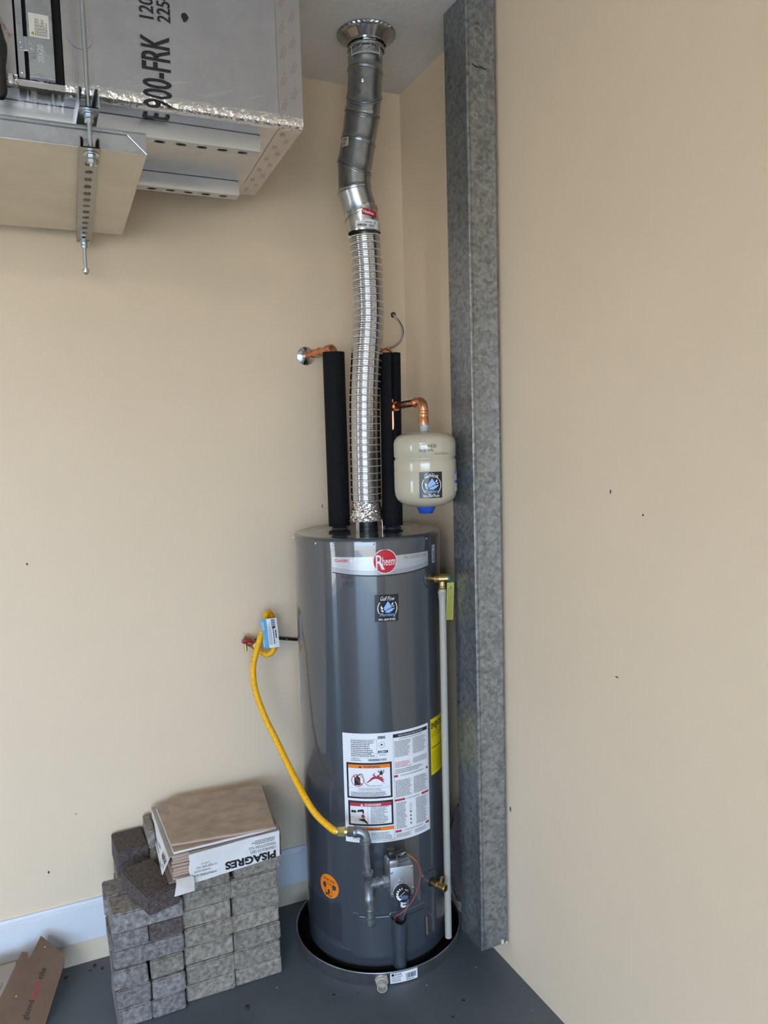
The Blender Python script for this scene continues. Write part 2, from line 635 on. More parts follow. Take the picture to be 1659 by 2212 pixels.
struct(dr.build('door_1', M_TRIM, smooth=None))
struct(MB().box((-90, -120, -0.2), (60, 60, -0.101)).build('driveway', M_CONC, smooth=None))

# baseboard on the back wall, carried above the painted stem of the wall
bb = MB()
prof = [(0, 0.0815), (-0.014, 0.0815), (-0.014, 0.190), (-0.0105, 0.193), (-0.0105, 0.203), (-0.007, 0.2105), (0, 0.2105)]
bb.loft([[Vector((x, y, z)) for (y, z) in prof] for x in (ROOM_X, -0.002)], caps=True)
struct(bb.build('baseboard_back', M_TRIM, smooth=20))

lf = MB()
lf.bbox((LAMP[0] - 0.63, LAMP[1] - 0.14, 2.815), (LAMP[0] + 0.63, LAMP[1] + 0.14, H), 0.006)
lfo = lf.build('ceiling_light', M_TRIM)
tag(lfo, 'white fluorescent batten on the garage ceiling behind the camera', 'lamp')

# nicks and scuffs on the walls
FW = planeF((0, 0, 0), (1, 0, 0), (0, 0, 1), (0, -1, 0))
FR = planeF((0, 0, 0), (0, -1, 0), (0, 0, 1), (-1, 0, 0))
sc = MB()
for (u, v, w, h, t) in ((1.093, 1.513, 0.0025, 0.006, .2), (1.202, 1.464, 0.003, 0.003, .6), (1.115, 1.06, 0.006, 0.002, .4), (0.642, 0.517, 0.004, 0.010, .3)):
    sc.poly(FR, [(u - w, v), (u - w * .3, v + h), (u + w, v + h * .4), (u + w * .5, v - h), (u - w * .6, v - h * .6)], 0.0006)
struct(sc.build('trim_1', M_HOLE, smooth=None))
sc = MB()
for (u, v, w, h) in ((-0.345, 1.43, 0.0018, 0.008), (-0.115, 1.41, 0.0018, 0.006), (-1.30, 1.31, 0.003, 0.004), (-0.13, 1.36, 0.0015, 0.004), (-1.30, 0.33, 0.003, 0.005), (-1.21, 0.50, 0.0016, 0.003)):
    sc.poly(FW, [(u - w, v), (u - w * .3, v + h), (u + w, v + h * .4), (u + w * .5, v - h), (u - w * .6, v - h * .6)], 0.0006)
struct(sc.build('trim_2', M_HOLE, smooth=None))

# ================================================================== steel post against the right wall
PX, PYF, PYB, PZ = -0.1045, -0.631, -0.509, 0.0824
post = thing('steel_post', (-0.05, -0.57, PZ), 'tall dull galvanized steel column against the right wall, ceiling to near floor', 'post')
pb = MB()
outl = [(-0.001, PYF + 0.012), (-0.006, PYF + 0.004), (-0.016, PYF - 0.002), (-0.024, PYF), (PX + 0.010, PYF), (PX + 0.0095, PYF + 0.0016), (PX + 0.0085, PYF + 0.0016), (PX + 0.008, PYF),
        (PX + 0.002, PYF), (PX, PYF + 0.002), (PX, PYB), (-0.001, PYB)]
pb.loft([[Vector((x, y, z)) for x, y in outl] for z in [PZ + (H - PZ) * i / 12 for i in range(13)]], caps=True)
pb.build('column', M_POST, post, smooth=25)
pl_ = MB()
pl_.box((-0.0025, PYF + 0.0125, PZ - 0.004), (-0.0005, PYF + 0.03, H))
pl_.build('edge_flange', M_STRUT, post)
FP = planeF((0, PYF, 0), (1, 0, 0), (0, 0, 1), (0, -1, 0))
pt = MB()
pt.poly(FP, [(-0.034, PZ + 0.001), (-0.0345, PZ + 0.012), (-0.030, PZ + 0.016), (-0.025, PZ + 0.013), (-0.024, PZ + 0.001)], 0.0008)
pt.poly(FP, [(-0.020, PZ), (-0.019, PZ + 0.006), (-0.014, PZ + 0.008), (-0.013, PZ)], 0.003)
pt.build('paint_drip', M_WALL, post, label='cream paint drips on the lower end')
ds = MB()
for pts in ([(-.086, 2.69), (-.075, 2.685), (-.060, 2.682), (-.06, 2.680), (-.076, 2.682), (-.086, 2.686)], [(-.072, 2.692), (-.055, 2.684), (-.04, 2.681), (-.041, 2.678), (-.058, 2.681)]):
    ds.poly(FP, pts, 0.0008)
ds.build('scratch', M_INK, post)

# ================================================================== drain pan and water heater
HX, HY, HR = -0.2954, -0.276, 0.235
pan = thing('drain_pan', (HX, HY, 0), 'round shallow aluminium drain pan under the water heater', 'drain pan')
pm = MB()
pm.lathe([(0.262, 0.0012), (0.268, 0.0005), (0.2705, 0.003), (0.2725, 0.036), (0.2745, 0.0385), (0.2755, 0.0408), (0.2745, 0.0425), (0.2725, 0.0425), (0.2710, 0.0395), (0.2690, 0.006), (0.262, 0.0035), (0.0, 0.0032)], (HX, HY, 0), n=96)
pm.build('pan_body', M_PAN, pan, smooth=50)
MB().lathe([(0.2702, 0.0392), (0.2680, 0.0066), (0.2600, 0.0045), (0.0, 0.0042)], (HX, HY, 0), n=96, caps=False).build('pan_shade', mat('painted_pan_shade', (0.010, 0.010, 0.011), 0.95, spec=0.05), pan, smooth=50, fix=False, label='dark shade painted over the inside of the pan')  # near-black skin: shade inside the aluminium pan put into the colour
rim = MB()
rim.lathe([(0.2735, 0.0405), (0.2752, 0.0398), (0.2762, 0.0412), (0.2758, 0.0430), (0.2738, 0.0436), (0.2722, 0.0426), (0.2735, 0.0405)], (HX, HY, 0), n=96, caps=False)
rim.build('rolled_rim', M_STRUT, pan, label='bright rolled rim')
fa = R(-112)
fd = Vector((math.cos(fa), math.sin(fa), 0))
fc = Vector((HX, HY, 0.0185)) + fd * 0.2715
ft = MB()
ft.lathe([(0.0215, 0), (0.0215, 0.008), (0.0190, 0.0095)], fc, fd, n=6)
ft.lathe([(0.0156, 0.006), (0.0156, 0.033), (0.0150, 0.034), (0.0128, 0.034), (0.0126, 0.006), (0.0, 0.006)], fc + Vector((0, 0, -0.002)), fd + Vector((0, 0, -0.03)), n=28)
ft.lathe([(0.0175, 0.0095), (0.0175, 0.014), (0.0165, 0.015)], fc, fd, n=28)
ft.build('drain_fitting', M_PVC, pan, label='white plastic drain outlet')
F = cylF(HX, HY, 0.2735, R(-106.6), 0.003)
lb = MB()
lb.rect(F, 0, 0.001, 0.088, 0.034, 0.0006, 0)
lb.rect(F, 0.004, 0.024, 0.012, 0.0315, 0.0010, 1)
lb.lines(F, 0.014, 0.025, 0.042, 0.0315, 2, 0.0010, 1, seed=2)
lb.lines(F, 0.004, 0.005, 0.040, 0.023, 4, 0.0010, 1, seed=4, fill=0.35)
lb.bars(F, 0.050, 0.010, 0.082, 0.026, 0.0010, 1, seed=5)
lb.lines(F, 0.05, 0.004, 0.08, 0.008, 1, 0.001, 1, seed=6)
lb.build('pan_label', [M_WHITE, M_INK], pan, smooth=None, fix=False)

wh = thing('water_heater', (HX, HY, 0.004), 'tall dark grey gas water heater standing in the drain pan in the corner', 'water heater')
sh = MB()
ZB, ZT = 0.030, 1.3685
sh.lathe([(0.0, ZB), (0.225, ZB), (HR - 0.001, ZB + 0.004), (HR, ZB + 0.01)] + [(HR, ZB + 0.01 + (1.338 - ZB - 0.01) * i / 8) for i in range(1, 9)], (HX, HY, 0), n=128)
for k in range(3):
    a = R(-90 + 120 * k)
    sh.lathe([(0.016, 0.0046), (0.016, ZB + 0.002)], (HX + 0.17 * math.cos(a), HY + 0.17 * math.sin(a), 0), n=12)
sh.build('tank_shell', M_HEAT, wh, smooth=40)
MB().lathe([(0.215, 0.0048), (0.215, 0.031)], (HX, HY, 0), n=64).build('base_gap_shade', M_VOID, wh, smooth=40, label='black ring painted as shade in the gap under the tank')  # black drum paints in the dark of the gap below the tank skirt
tc_ = MB()
tc_.lathe([(HR + 0.0002, 1.332), (HR + 0.0018, 1.3325), (HR + 0.0018, 1.3560), (HR + 0.0005, 1.3625), (HR - 0.004, 1.3670), (HR - 0.010, 1.3682), (HR - 0.014, 1.3670), (0.12, 1.3680), (0.0, 1.3685)], (HX, HY, 0), n=128)
tc_.build('top_cap', M_HEAT, wh, smooth=40)
for az in (-63, -108.3, -153.5, -198, 162 + 60, -20):
    a = R(az)
    d = Vector((math.cos(a), math.sin(a), 0))
    MB().lathe([(0.0036, 0), (0.0034, 0.0015), (0.0018, 0.0026), (0, 0.003)], Vector((HX, HY, 1.351)) + d * (HR + 0.0015), d, n=10).build('screw', M_CHROME, wh)

# brand banner
F = cylF(HX, HY, HR, R(-139.5), 1.265)
WB = HR * R(139.5 - 61.2)
NB = 28


def crv(u, side, mid):
    t = u / WB * 2 - 1
    return mid + (side - mid) * t * t


us = [WB * i / NB for i in range(NB + 1)]
bn = MB()
top = 0.048
bn.strip(F, [(u, top) for u in us], [(u, crv(u, 0.003, -0.008)) for u in us], 0.0006, 0)
bn.strip(F, [(u, crv(u, 0.018, 0.006)) for u in us], [(u, crv(u, 0.003, -0.008)) for u in us], 0.0009, 1)
bn.strip(F, [(u, crv(u, 0.026, 0.013)) for u in us], [(u, crv(u, 0.0255, 0.0125)) for u in us], 0.0009, 1)
bn.strip(F, [(u, crv(u, 0.0032, -0.0078)) for u in us], [(u, crv(u, 0.0005, -0.0115)) for u in us], 0.0010, 2)
bn.text(F, 'CLASSIC', 0.008, 0.033, w=0.046, h=0.0085, lift=0.0012, mi=3, bold=0.02)
bn.text(F, '\u00ae series', 0.056, 0.033, w=0.042, h=0.0085, lift=0.0012, mi=4, bold=0.01)
bn.text(F, 'PROFESSIONAL', WB - 0.006, 0.034, w=0.096, h=0.0095, lift=0.0012, mi=5, align='R', bold=0.01)
bl = bn.build('brand_banner', [M_SILVER, M_SILVERD, M_INK, M_RED, M_WHITE, M_GOLD], wh, smooth=None, fix=False, label='silver brand banner with a curved black lower edge')
F = cylF(HX, HY, HR, R(-100.4), 1.2975)
lg = MB()
lg.disc(F, 0, 0, 0.0368, 0.0016, 0, 48)
lg.disc(F, 0, 0, 0.0345, 0.0020, 1, 48)
lg.text(F, 'R', -0.0275, -0.0235, w=0.0215, h=0.0430, lift=0.0024, mi=0)
lg.poly(F, [(-0.0165, -0.002), (-0.0125, -0.002), (-0.0015, -0.0245), (-0.006, -0.0245)], 0.0023, 0)
lg.text(F, 'heem', -0.0085, -0.0125, w=0.0395, h=0.0255, lift=0.0024, mi=0, bold=0.004)
lg.build('brand_badge', [M_WHITE, M_RED], wh, smooth=None, fix=False, label='round red badge with white lettering')
F = cylF(HX, HY, HR, R(-128.6), 1.238)
hw = MB()
hw.text(F, 'Install', -0.017, 0.010, w=0.036, h=0.013, lift=0.0006, shear=0.3)
hw.text(F, '4/4/26', -0.015, -0.010, w=0.036, h=0.014, lift=0.0006, shear=0.3)
hw.build('handwriting', M_HAND, wh, smooth=None, fix=False)
F = cylF(HX, HY, HR, R(-52.5), 1.272)
lb = MB()
lb.rect(F, -0.011, 0, 0.009, 0.055, 0.0006, 0)
lb.lines(F, -0.009, 0.043, 0.007, 0.053, 3, 0.0010, 1, seed=11)
lb.bars(F, -0.008, 0.004, 0.006, 0.041, 0.0010, 1, seed=12, vert=False, n=26)
lb.build('barcode_label', [M_WHITE, M_INK], wh, smooth=None, fix=False)


def plumber_sticker(F, parent, s=1.0):
    """Black square sticker: white ring, blue drop, splashes, script name and phone number."""
    k = MB()
    w, h = 0.0365 * s, 0.0405 * s
    k.rect(F, -w, -h, w, h, 0.0006, 0)
    k.disc(F, 0.002 * s, -0.001 * s, 0.0305 * s, 0.0010, 2, 40, r2=0.0282 * s)
    k.rect(F, -0.022 * s, 0.017 * s, 0.027 * s, 0.034 * s, 0.0012, 0)
    k.rect(F, -0.028 * s, -0.032 * s, 0.032 * s, -0.0165 * s, 0.0012, 0)
    drop = [(0.003, 0.0205)] + [(0.003 + 0.0125 * math.cos(a), -0.0005 + 0.0125 * math.sin(a)) for a in [R(25 - 24 * i) for i in range(10)]]
    k.poly(F, [(x * s, y * s) for x, y in drop], 0.0014, 1)
    k.strip(F, [(x * s, y * s) for x, y in ((-0.009, -0.010), (0.002, -0.004), (0.012, 0.001), (0.024, 0.002))], [(x * s, y * s) for x, y in ((-0.009, -0.0116), (0.002, -0.0060), (0.012, -0.0012), (0.024, 0.0005))], 0.0018, 0)
    k.strip(F, [(x * s, y * s) for x, y in ((-0.007, -0.0125), (0.004, -0.0065), (0.013, -0.0022), (0.024, 0.0002))], [(x * s, y * s) for x, y in ((-0.007, -0.0133), (0.005, -0.0145), (0.015, -0.0095), (0.024, -0.0008))], 0.0020, 1)
    for (x, y, a, r) in ((-0.016, 0.001, 20, 0.0065), (-0.014, -0.0085, 60, 0.005), (0.017, 0.012, -25, 0.005), (0.020, 0.005, -50, 0.0035)):
        c_, s_ = math.cos(R(a)), math.sin(R(a))
        pts = [(0, 1.1)] + [(0.5 * math.cos(R(t)), -0.3 + 0.6 * math.sin(R(t))) for t in (30, -10, -50, -90, -130, -170, -210)]
        k.poly(F, [((x + r * (px * c_ - py * s_)) * s, (y + r * (px * s_ + py * c_)) * s) for px, py in pts], 0.0014, 2)
    k.text(F, 'Gulf Flow', -0.020 * s, 0.0225 * s, w=0.044 * s, h=0.0125 * s, lift=0.0016, mi=2, shear=0.35)
    k.text(F, 'Plumbing', -0.022 * s, -0.0275 * s, w=0.050 * s, h=0.0125 * s, lift=0.0016, mi=1, shear=0.35)
    k.text(F, '941-269-9103', 0, -0.0375 * s, w=0.051 * s, h=0.0065 * s, lift=0.0016, mi=2, align='C', bold=0.012)
    return k.build('plumber_sticker', [M_NAVY, M_SKY, M_WHITE], parent, smooth=None, fix=False, label='black square sticker with a blue water drop')


plumber_sticker(cylF(HX, HY, HR, R(-100.0), 1.1575, R(-1.5)), wh)

# large instruction label
LAZ0, LAZ1, LZ0 = -136.0, -66.4, 0.4345
LW, LH = HR * R(LAZ1 - LAZ0), 0.343
F = cylF(HX, HY, HR, R(LAZ0), LZ0)
lb = MB()
lb.rect(F, 0, 0, LW, LH, 0.0006, 0, nu=36)
pr = MB()
e = 0.0011
# rating block, top left
pr.bars(F, 0.108, LH - 0.018, 0.132, LH - 0.009, e, 0, seed=20)
pr.lines(F, 0.026, LH - 0.072, 0.100, LH - 0.020, 9, e, 0, fill=0.42, seed=21)
pr.lines(F, 0.026, LH - 0.086, 0.060, LH - 0.076, 2, e, 0, fill=0.35, seed=22)
pr.bars(F, 0.078, LH - 0.086, 0.134, LH - 0.079, e, 0, seed=23, n=26)
for (a, b, c, d) in ((0.026, LH - 0.0185, 0.106, LH - 0.018), (0.105, LH - 0.075, 0.1055, LH - 0.018), (0.078, LH - 0.074, 0.0785, LH - 0.05), (0.026, LH - 0.0745, 0.106, LH - 0.074), (0.078, LH - 0.062, 0.106, LH - 0.0615)):
    pr.rect(F, a, b, c, d, e, 0)
pr.disc(F, 0.120, LH - 0.036, 0.0095, e, 0, 24, r2=0.0088)
pr.disc(F, 0.120, LH - 0.036, 0.003, e, 0, 12)
pr.rect(F, 0.108, LH - 0.062, 0.1385, LH - 0.0545, e, 0)
pr.text(F, 'AHRI', 0.110, LH - 0.0605, h=0.0045, lift=e + .0004, mi=1, bold=0.02)
pr.lines(F, 0.122, LH - 0.0605, 0.137, LH - 0.0560, 1, e + .0004, 1, seed=24)
pr.lines(F, 0.112, LH - 0.070, 0.135, LH - 0.066, 1, e, 0, seed=25, fill=.4)


def framed(u0, v0, u1, v1, head, col, t=0.0058):
    pr.rect(F, u0, v0, u1, v1, e, 0, nu=14)
    pr.rect(F, u0 + t, v0 + t, u1 - t, v1 - t, e + .0003, 1, nu=14)
    pr.rect(F, u0 + t, v1 - t - 0.011, u1 - t, v1 - t, e + .0006, col, nu=14)
    pr.poly(F, [(u0 + 0.038, v1 - t - 0.0095), (u0 + 0.047, v1 - t - 0.0095), (u0 + 0.0425, v1 - t - 0.0018)], e + .0009, 0 if col == 2 else 1)
    pr.text(F, head, u0 + 0.052, v1 - t - 0.0088, w=0.050, h=0.0064, lift=e + .0009, mi=0 if col == 2 else 1, bold=0.02)


# warning panel
framed(0.010, 0.140, 0.149, LH - 0.091, 'WARNING', 2)
pr.disc(F, 0.044, 0.197, 0.0195, e + .0006, 3, 36, r2=0.0175)
pr.rect(F, 0.034, 0.182, 0.052, 0.207, e + .0008, 0)
pr.rect(F, 0.040, 0.207, 0.047, 0.213, e + .0008, 0)
pr.strip(F, [(0.046, 0.214), (0.053, 0.219), (0.060, 0.217), (0.0635, 0.206)], [(0.045, 0.211), (0.053, 0.2165), (0.0585, 0.2155), (0.0625, 0.206)], e + .0008, 0)
pr.strip(F, [(0.0635, 0.206), (0.066, 0.190), (0.074, 0.184), (0.126, 0.186)], [(0.0630, 0.206), (0.0650, 0.189), (0.073, 0.1832), (0.126, 0.1852)], e + .0008, 0)
pr.poly(F, [(0.030, 0.211), (0.033, 0.213), (0.059, 0.184), (0.056, 0.182)], e + .0010, 3)
pr.poly(F, [(0.070, 0.190), (0.078, 0.197), (0.086, 0.206), (0.094, 0.210), (0.094, 0.217), (0.101, 0.209), (0.106, 0.215), (0.112, 0.208), (0.122, 0.206), (0.118, 0.202), (0.126, 0.199), (0.120, 0.196), (0.125, 0.190)], e + .0008, 3)
pr.poly(F, [(0.088, 0.213), (0.098, 0.223), (0.094, 0.213)], e + .0008, 3)
pr.disc(F, 0.116, 0.224, 0.0035, e + .0010, 0, 14)
pr.poly(F, [(0.108, 0.2105), (0.1115, 0.2195), (0.106, 0.225), (0.109, 0.230), (0.110, 0.2295), (0.1085, 0.2255), (0.114, 0.221), (0.120, 0.221), (0.123, 0.2245), (0.121, 0.229), (0.1225, 0.2298), (0.1255, 0.2245), (0.120, 0.2165), (0.118, 0.2105), (0.115, 0.215)], e + .0010, 0)
pr.text(F, 'Flammable Vapors', 0.073, 0.1785, w=0.045, h=0.0045, lift=e + .0010, mi=0)
pr.rect(F, 0.0145, 0.1740, 0.1445, 0.1744, e + .0008, 0)
pr.text(F, 'FIRE AND EXPLOSION HAZARD', 0.080, 0.1685, w=0.066, h=0.0036, lift=e + .0010, mi=0, align='C')
pr.text(F, 'Can result in serious injury or death', 0.080, 0.1630, w=0.072, h=0.0040, lift=e + .0010, mi=0, align='C')
pr.lines(F, 0.0225, 0.1465, 0.143, 0.1615, 4, e + .0010, 0, fill=0.42, seed=30)
# danger panel
framed(0.012, 0.054, 0.150, 0.1325, 'DANGER', 3)
pr.rect(F, 0.0715, 0.0585, 0.0720, 0.117, e + .0008, 0)
pr.disc(F, 0.0250, 0.099, 0.0042, e + .0008, 0, 14)
pr.disc(F, 0.0325, 0.099, 0.0042, e + .0008, 0, 14)
pr.poly(F, [(0.040, 0.0965), (0.041, 0.104), (0.058, 0.107), (0.0605, 0.104), (0.0605, 0.093), (0.056, 0.093), (0.056, 0.0985), (0.047, 0.0985)], e + .0008, 0)
pr.poly(F, [(0.0535, 0.0905), (0.060, 0.0905), (0.064, 0.080), (0.052, 0.080)], e + .0008, 3)
pr.poly(F, [(0.043, 0.080), (0.053, 0.0755), (0.059, 0.0795), (0.063, 0.075), (0.071, 0.065), (0.071, 0.0595), (0.062, 0.067), (0.052, 0.0705), (0.043, 0.0715), (0.050, 0.0735), (0.042, 0.0765), (0.049, 0.076)], e + .0010, 0)
pr.strip(F, [(0.0175, 0.081), (0.058, 0.088)], [(0.0175, 0.0803), (0.058, 0.0873)], e + .0008, 0)
pr.lines(F, 0.081, 0.062, 0.135, 0.116, 12, e + .0010, 0, fill=0.36, seed=31)
# lower warning panel
pr.rect(F, 0.014, 0.006, 0.151, 0.0495, e, 0, nu=14)
pr.rect(F, 0.0148, 0.0068, 0.1502, 0.0487, e + .0003, 1, nu=14)
pr.rect(F, 0.0148, 0.0390, 0.1502, 0.0487, e + .0006, 2, nu=14)
pr.text(F, 'WARNING', 0.066, 0.0407, w=0.043, h=0.0064, lift=e + .0009, mi=0, bold=0.02)
pr.poly(F, [(0.054, 0.0402), (0.063, 0.0402), (0.0585, 0.0475)], e + .0009, 0)
pr.lines(F, 0.022, 0.010, 0.072, 0.034, 5, e + .0010, 0, fill=0.36, seed=32)
pr.lines(F, 0.080, 0.010, 0.146, 0.034, 6, e + .0010, 0, fill=0.36, seed=33)
# instruction columns
RX0, RX1 = 0.155, LW - 0.005
for (a, b) in ((RX0, RX0 + .0006), (RX1 - .0006, RX1)):
    pr.rect(F, a, 0.008, b, LH - 0.012, e, 0, nu=1)
pr.rect(F, RX0, LH - 0.019, RX1, LH - 0.008, e + .0003, 0, nu=12)
pr.text(F, 'INSTALLATION AND OPERATION DETAILS', RX0 + 0.017, LH - 0.0160, w=0.088, h=0.0046, lift=e + .0006, mi=1)
pr.text(F, 'AUTOMATIC STORAGE WATER HEATER', RX0 + 0.021, LH - 0.0260, w=0.082, h=0.0040, lift=e, mi=0)
MX = (RX0 + RX1) / 2
pr.lines(F, RX0 + .004, 0.262, MX - .003, LH - 0.030, 17, e, 4, fill=0.45, seed=40)
pr.lines(F, MX + .003, 0.262, RX1 - .004, LH - 0.030, 17, e, 4, fill=0.45, seed=41)
pr.lines(F, RX0 + .004, 0.228, MX - .003, 0.248, 5, e, 3, fill=0.42, seed=42)
pr.lines(F, MX + .003, 0.232, RX1 - .004, 0.250, 6, e, 4, fill=0.4, seed=43, ragged=False)
pr.lines(F, RX0 + .004, 0.210, RX1 - .02, 0.225, 3, e, 4, fill=0.4, seed=44)
for i, (zz, tt) in enumerate(((0.200, 'FOR YOUR SAFETY READ BEFORE OPERATING'), (0.124, 'LIGHTING INSTRUCTIONS'), (0.0255, 'TO TURN OFF GAS TO THE APPLIANCE'))):
    w1 = (0.013, 0.034, 0.020)[i]
    pr.rect(F, RX0, zz, RX0 + w1, zz + 0.0065, e + .0003, 3)
    pr.rect(F, RX1 - w1 + 0.004, zz, RX1, zz + 0.0065, e + .0003, 3)
    pr.text(F, tt, (RX0 + RX1) / 2, zz + 0.0012, w=(0.084, 0.048, 0.070)[i], h=0.0040, lift=e + .0003, mi=0, align='C')
pr.lines(F, RX0 + .004, 0.136, MX - .003, 0.190, 14, e, 4, fill=0.45, seed=45)
pr.lines(F, MX + .003, 0.136, RX1 - .004, 0.190, 14, e, 4, fill=0.45, seed=46)
pr.lines(F, RX0 + .004, 0.036, RX0 + 0.040, 0.120, 24, e, 4, fill=0.45, seed=47)
pr.lines(F, MX + .010, 0.036, RX1 - .004, 0.120, 24, e, 4, fill=0.45, seed=48)
for zz in (0.106, 0.097, 0.086):
    pr.disc(F, RX0 + 0.053, zz, 0.0045, e, 4, 12, r2=0.0038)
for zz in (0.082, 0.070, 0.058, 0.046):
    pr.disc(F, RX0 + 0.053, zz, 0.003, e, 4, 10)
pr.lines(F, RX0 + .004, 0.009, MX - .003, 0.022, 4, e, 4, fill=0.4, seed=49)
pr.lines(F, MX + .003, 0.009, RX1 - .004, 0.022, 4, e, 4, fill=0.4, seed=50)
rl = lb.build('instruction_label', M_WHITE, wh, smooth=None, fix=False, label='large white warning and instruction label')
pr.build('label_print', [M_INK, M_WHITE, M_ORANGE, M_REDP, M_INKG], rl, smooth=None, fix=False)

# energy label, runs on behind the discharge pipe
F = cylF(HX, HY, HR, R(-63.2), 0.602)
lb = MB()
lb.rect(F, 0, 0, 0.125, 0.180, 0.0006, 0, nu=16)
lb.text(F, 'ENERGYGUIDE', 0.004, 0.148, w=0.115, h=0.019, lift=0.0010, mi=1, bold=0.03)
lb.poly(F, [(0.028, 0.150), (0.036, 0.150), (0.032, 0.138)], 0.0012, 1)
lb.rect(F, 0.006, 0.140, 0.100, 0.1408, 0.0010, 1)
lb.rect(F, 0.006, 0.086, 0.110, 0.0885, 0.0010, 1)
lb.lines(F, 0.006, 0.120, 0.10, 0.136, 3, 0.0010, 1, fill=.25, seed=60)
lb.lines(F, 0.006, 0.010, 0.10, 0.076, 9, 0.0010, 1, fill=.16, seed=61)
lb.build('energy_label', [M_ENERGY, M_INK], wh, smooth=None, fix=False, label='yellow energy label')

# orange round sticker
F = cylF(HX, HY, HR, R(-153.0), 0.2695, R(-6))
lb = MB()
lb.disc(F, 0, 0, 0.0385, 0.0006, 0, 40)
lb.text(F, 'DO NOT BLOCK', 0, 0.0175, w=0.048, h=0.0062, lift=0.0010, mi=1, align='C', bold=0.015)
lb.text(F, 'combustion air', 0, 0.0085, w=0.034, h=0.0032, lift=0.0010, mi=1, align='C')
lb.text(F, 'openings', 0, 0.0035, w=0.018, h=0.0030, lift=0.0010, mi=1, align='C')
for (a, b, c, d) in ((-0.014, -0.030, -0.0128, -0.005), (0.0128, -0.030, 0.014, -0.005), (-0.014, -0.0312, 0.014, -0.0290), (-0.010, -0.029, -0.003, -0.024), (-0.002, -0.026, 0.0045, -0.014)):
    lb.rect(F, a, b, c, d, 0.0010, 1, nu=2)
lb.poly(F, [(-0.005, -0.017), (0.007, -0.017), (0.001, -0.008)], 0.0012, 1)
lb.build('warning_sticker', [M_ORANGE, M_INK], wh, smooth=None, fix=False, label='round orange sticker low on the left')

# perforated air intake
pf = MB()
F = cylF(HX, HY, HR, R(-142), 0)
for j in range(20):
    z = 0.1035 + j * 0.0062
    for i in range(30):
        u = -i * 0.0062 - (0.0031 if j % 2 else 0)
        if z > 0.222 + u * 0.03:
            continue
        pf.disc(F, u, z, 0.0019, 0.0005, 0, 6)
pf.build('air_holes', M_VOID, wh, smooth=None, fix=False, kind='stuff', label='field of small round air holes')

# burner door: outer plate, left plate and the half round pilot tube cover


def plate(name, az0, az1, z0, z1, rise, mt, notch=None):
    b = MB()
    n = 30
    ring_o, ring_i = [], []
    for i in range(n + 1):
        t = i / n
        a = R(az0 + (az1 - az0) * t)
        zt = z1
        if notch and notch[0] < az0 + (az1 - az0) * t < notch[1]:
            zt = notch[2]
        ring_o.append([Vector((HX + r * math.cos(a), HY + r * math.sin(a), zz)) for r, zz in ((HR, z0), (HR + rise, z0 + .002), (HR + rise, zt - .002), (HR, zt))])
    b.loft(ring_o, wrap=False)
    return b.build(name, mt, wh, smooth=30)


plate('door_surround', -132.2, -74.5, 0.057, 0.207, 0.0012, M_HEAT, notch=(-127.5, -104, 0.196))
plate('burner_door', -127.3, -75.2, 0.068, 0.2015, 0.003, M_HEATD, notch=(-104.5, -92.0, 0.180))
MB().rect(cylF(HX, HY, HR + .0032, R(-127), 0.1965), 0, 0, 0.092, 0.0022, 0.0, 0).build('door_edge', M_SILVER, wh, smooth=None, fix=False, label='light upper edge of the burner door')
MB().rect(cylF(HX, HY, HR + .0032, R(-91.5), 0.188), 0.0, 0.002, 0.062, 0.0042, 0.0, 0).build('door_gap', M_VOID, wh, smooth=None, fix=False)
ca = R(-98.0)
cd = Vector((math.cos(ca), math.sin(ca), 0))
ct = Vector((-math.sin(ca), math.cos(ca), 0))
cc = Vector((HX, HY, 0)) + cd * (HR - 0.002)
cv = MB()
rings = []
for z, k in ((0.036, 0.96), (0.040, 1.0), (0.165, 1.0), (0.178, 1.06), (0.184, 1.12)):
    ring = []
    for i in range(17):
        t = PI * i / 16
        ring.append(cc + ct * (-0.0215 * k * math.cos(t)) + cd * (0.033 * k * math.sin(t) ** 0.7) + Vector((0, 0, z + (0.010 if z > 0.16 else 0) * abs(math.cos(t)))))
    rings.append(ring)
cv.loft(rings, wrap=False)
cv.add([p for p in rings[0]], [tuple(range(17))])
inner = []
for z in (0.183, 0.10):
    inner.append([cc + ct * (-0.0235 * math.cos(PI * i / 16)) + cd * (0.035 * math.sin(PI * i / 16) ** 0.7) + Vector((0, 0, z + 0.010 * abs(math.cos(PI * i / 16)))) for i in range(17)])
cv.loft(inner, wrap=False)
cv.build('pilot_tube_cover', M_HEATD, wh, smooth=40, fix=False, label='half round cover below the gas valve')
MB().rect(cylF(HX, HY, HR + .0005, ca, 0.12), -0.024, 0, 0.024, 0.085, 0.0006, 0).build('cover_void', M_VOID, wh, smooth=None, fix=False)
MB().rect(cylF(HX, HY, HR, R(-73.2), 0.098, R(2)), -0.0035, 0, 0.0035, 0.060, 0.004, 0).build('felt_strip', mat('tan_strip', (0.22, 0.14, 0.09), 0.6), wh, smooth=None, fix=False, label='narrow tan strip beside the burner door')

# gas control valve (faces az -100)
va = R(-100.6)
vd = Vector((math.cos(va), math.sin(va), 0))
vt = Vector((-math.sin(va), math.cos(va), 0))
vc = Vector((HX, HY, 0)) + vd * 0.330 + vt * 0.002


def VP(u, v, d=0.0):
    return vc + vt * u + Vector((0, 0, v)) + vd * d


VF = lambda u, v, lift=0.0: VP(u, v, lift)
VM = Matrix((vt, Vector((0, 0, 1)), vd)).transposed().to_4x4()


def vbox(b, u0, u1, v0, v1, d0, d1, r=0.002, mi=0):
    t = MB().bbox((u0, v0, d0), (u1, v1, d1), r)
    M2 = VM.copy()
    M2.translation = vc
    b.add([M2 @ Vector(q) for q in t.v], t.f, mi)


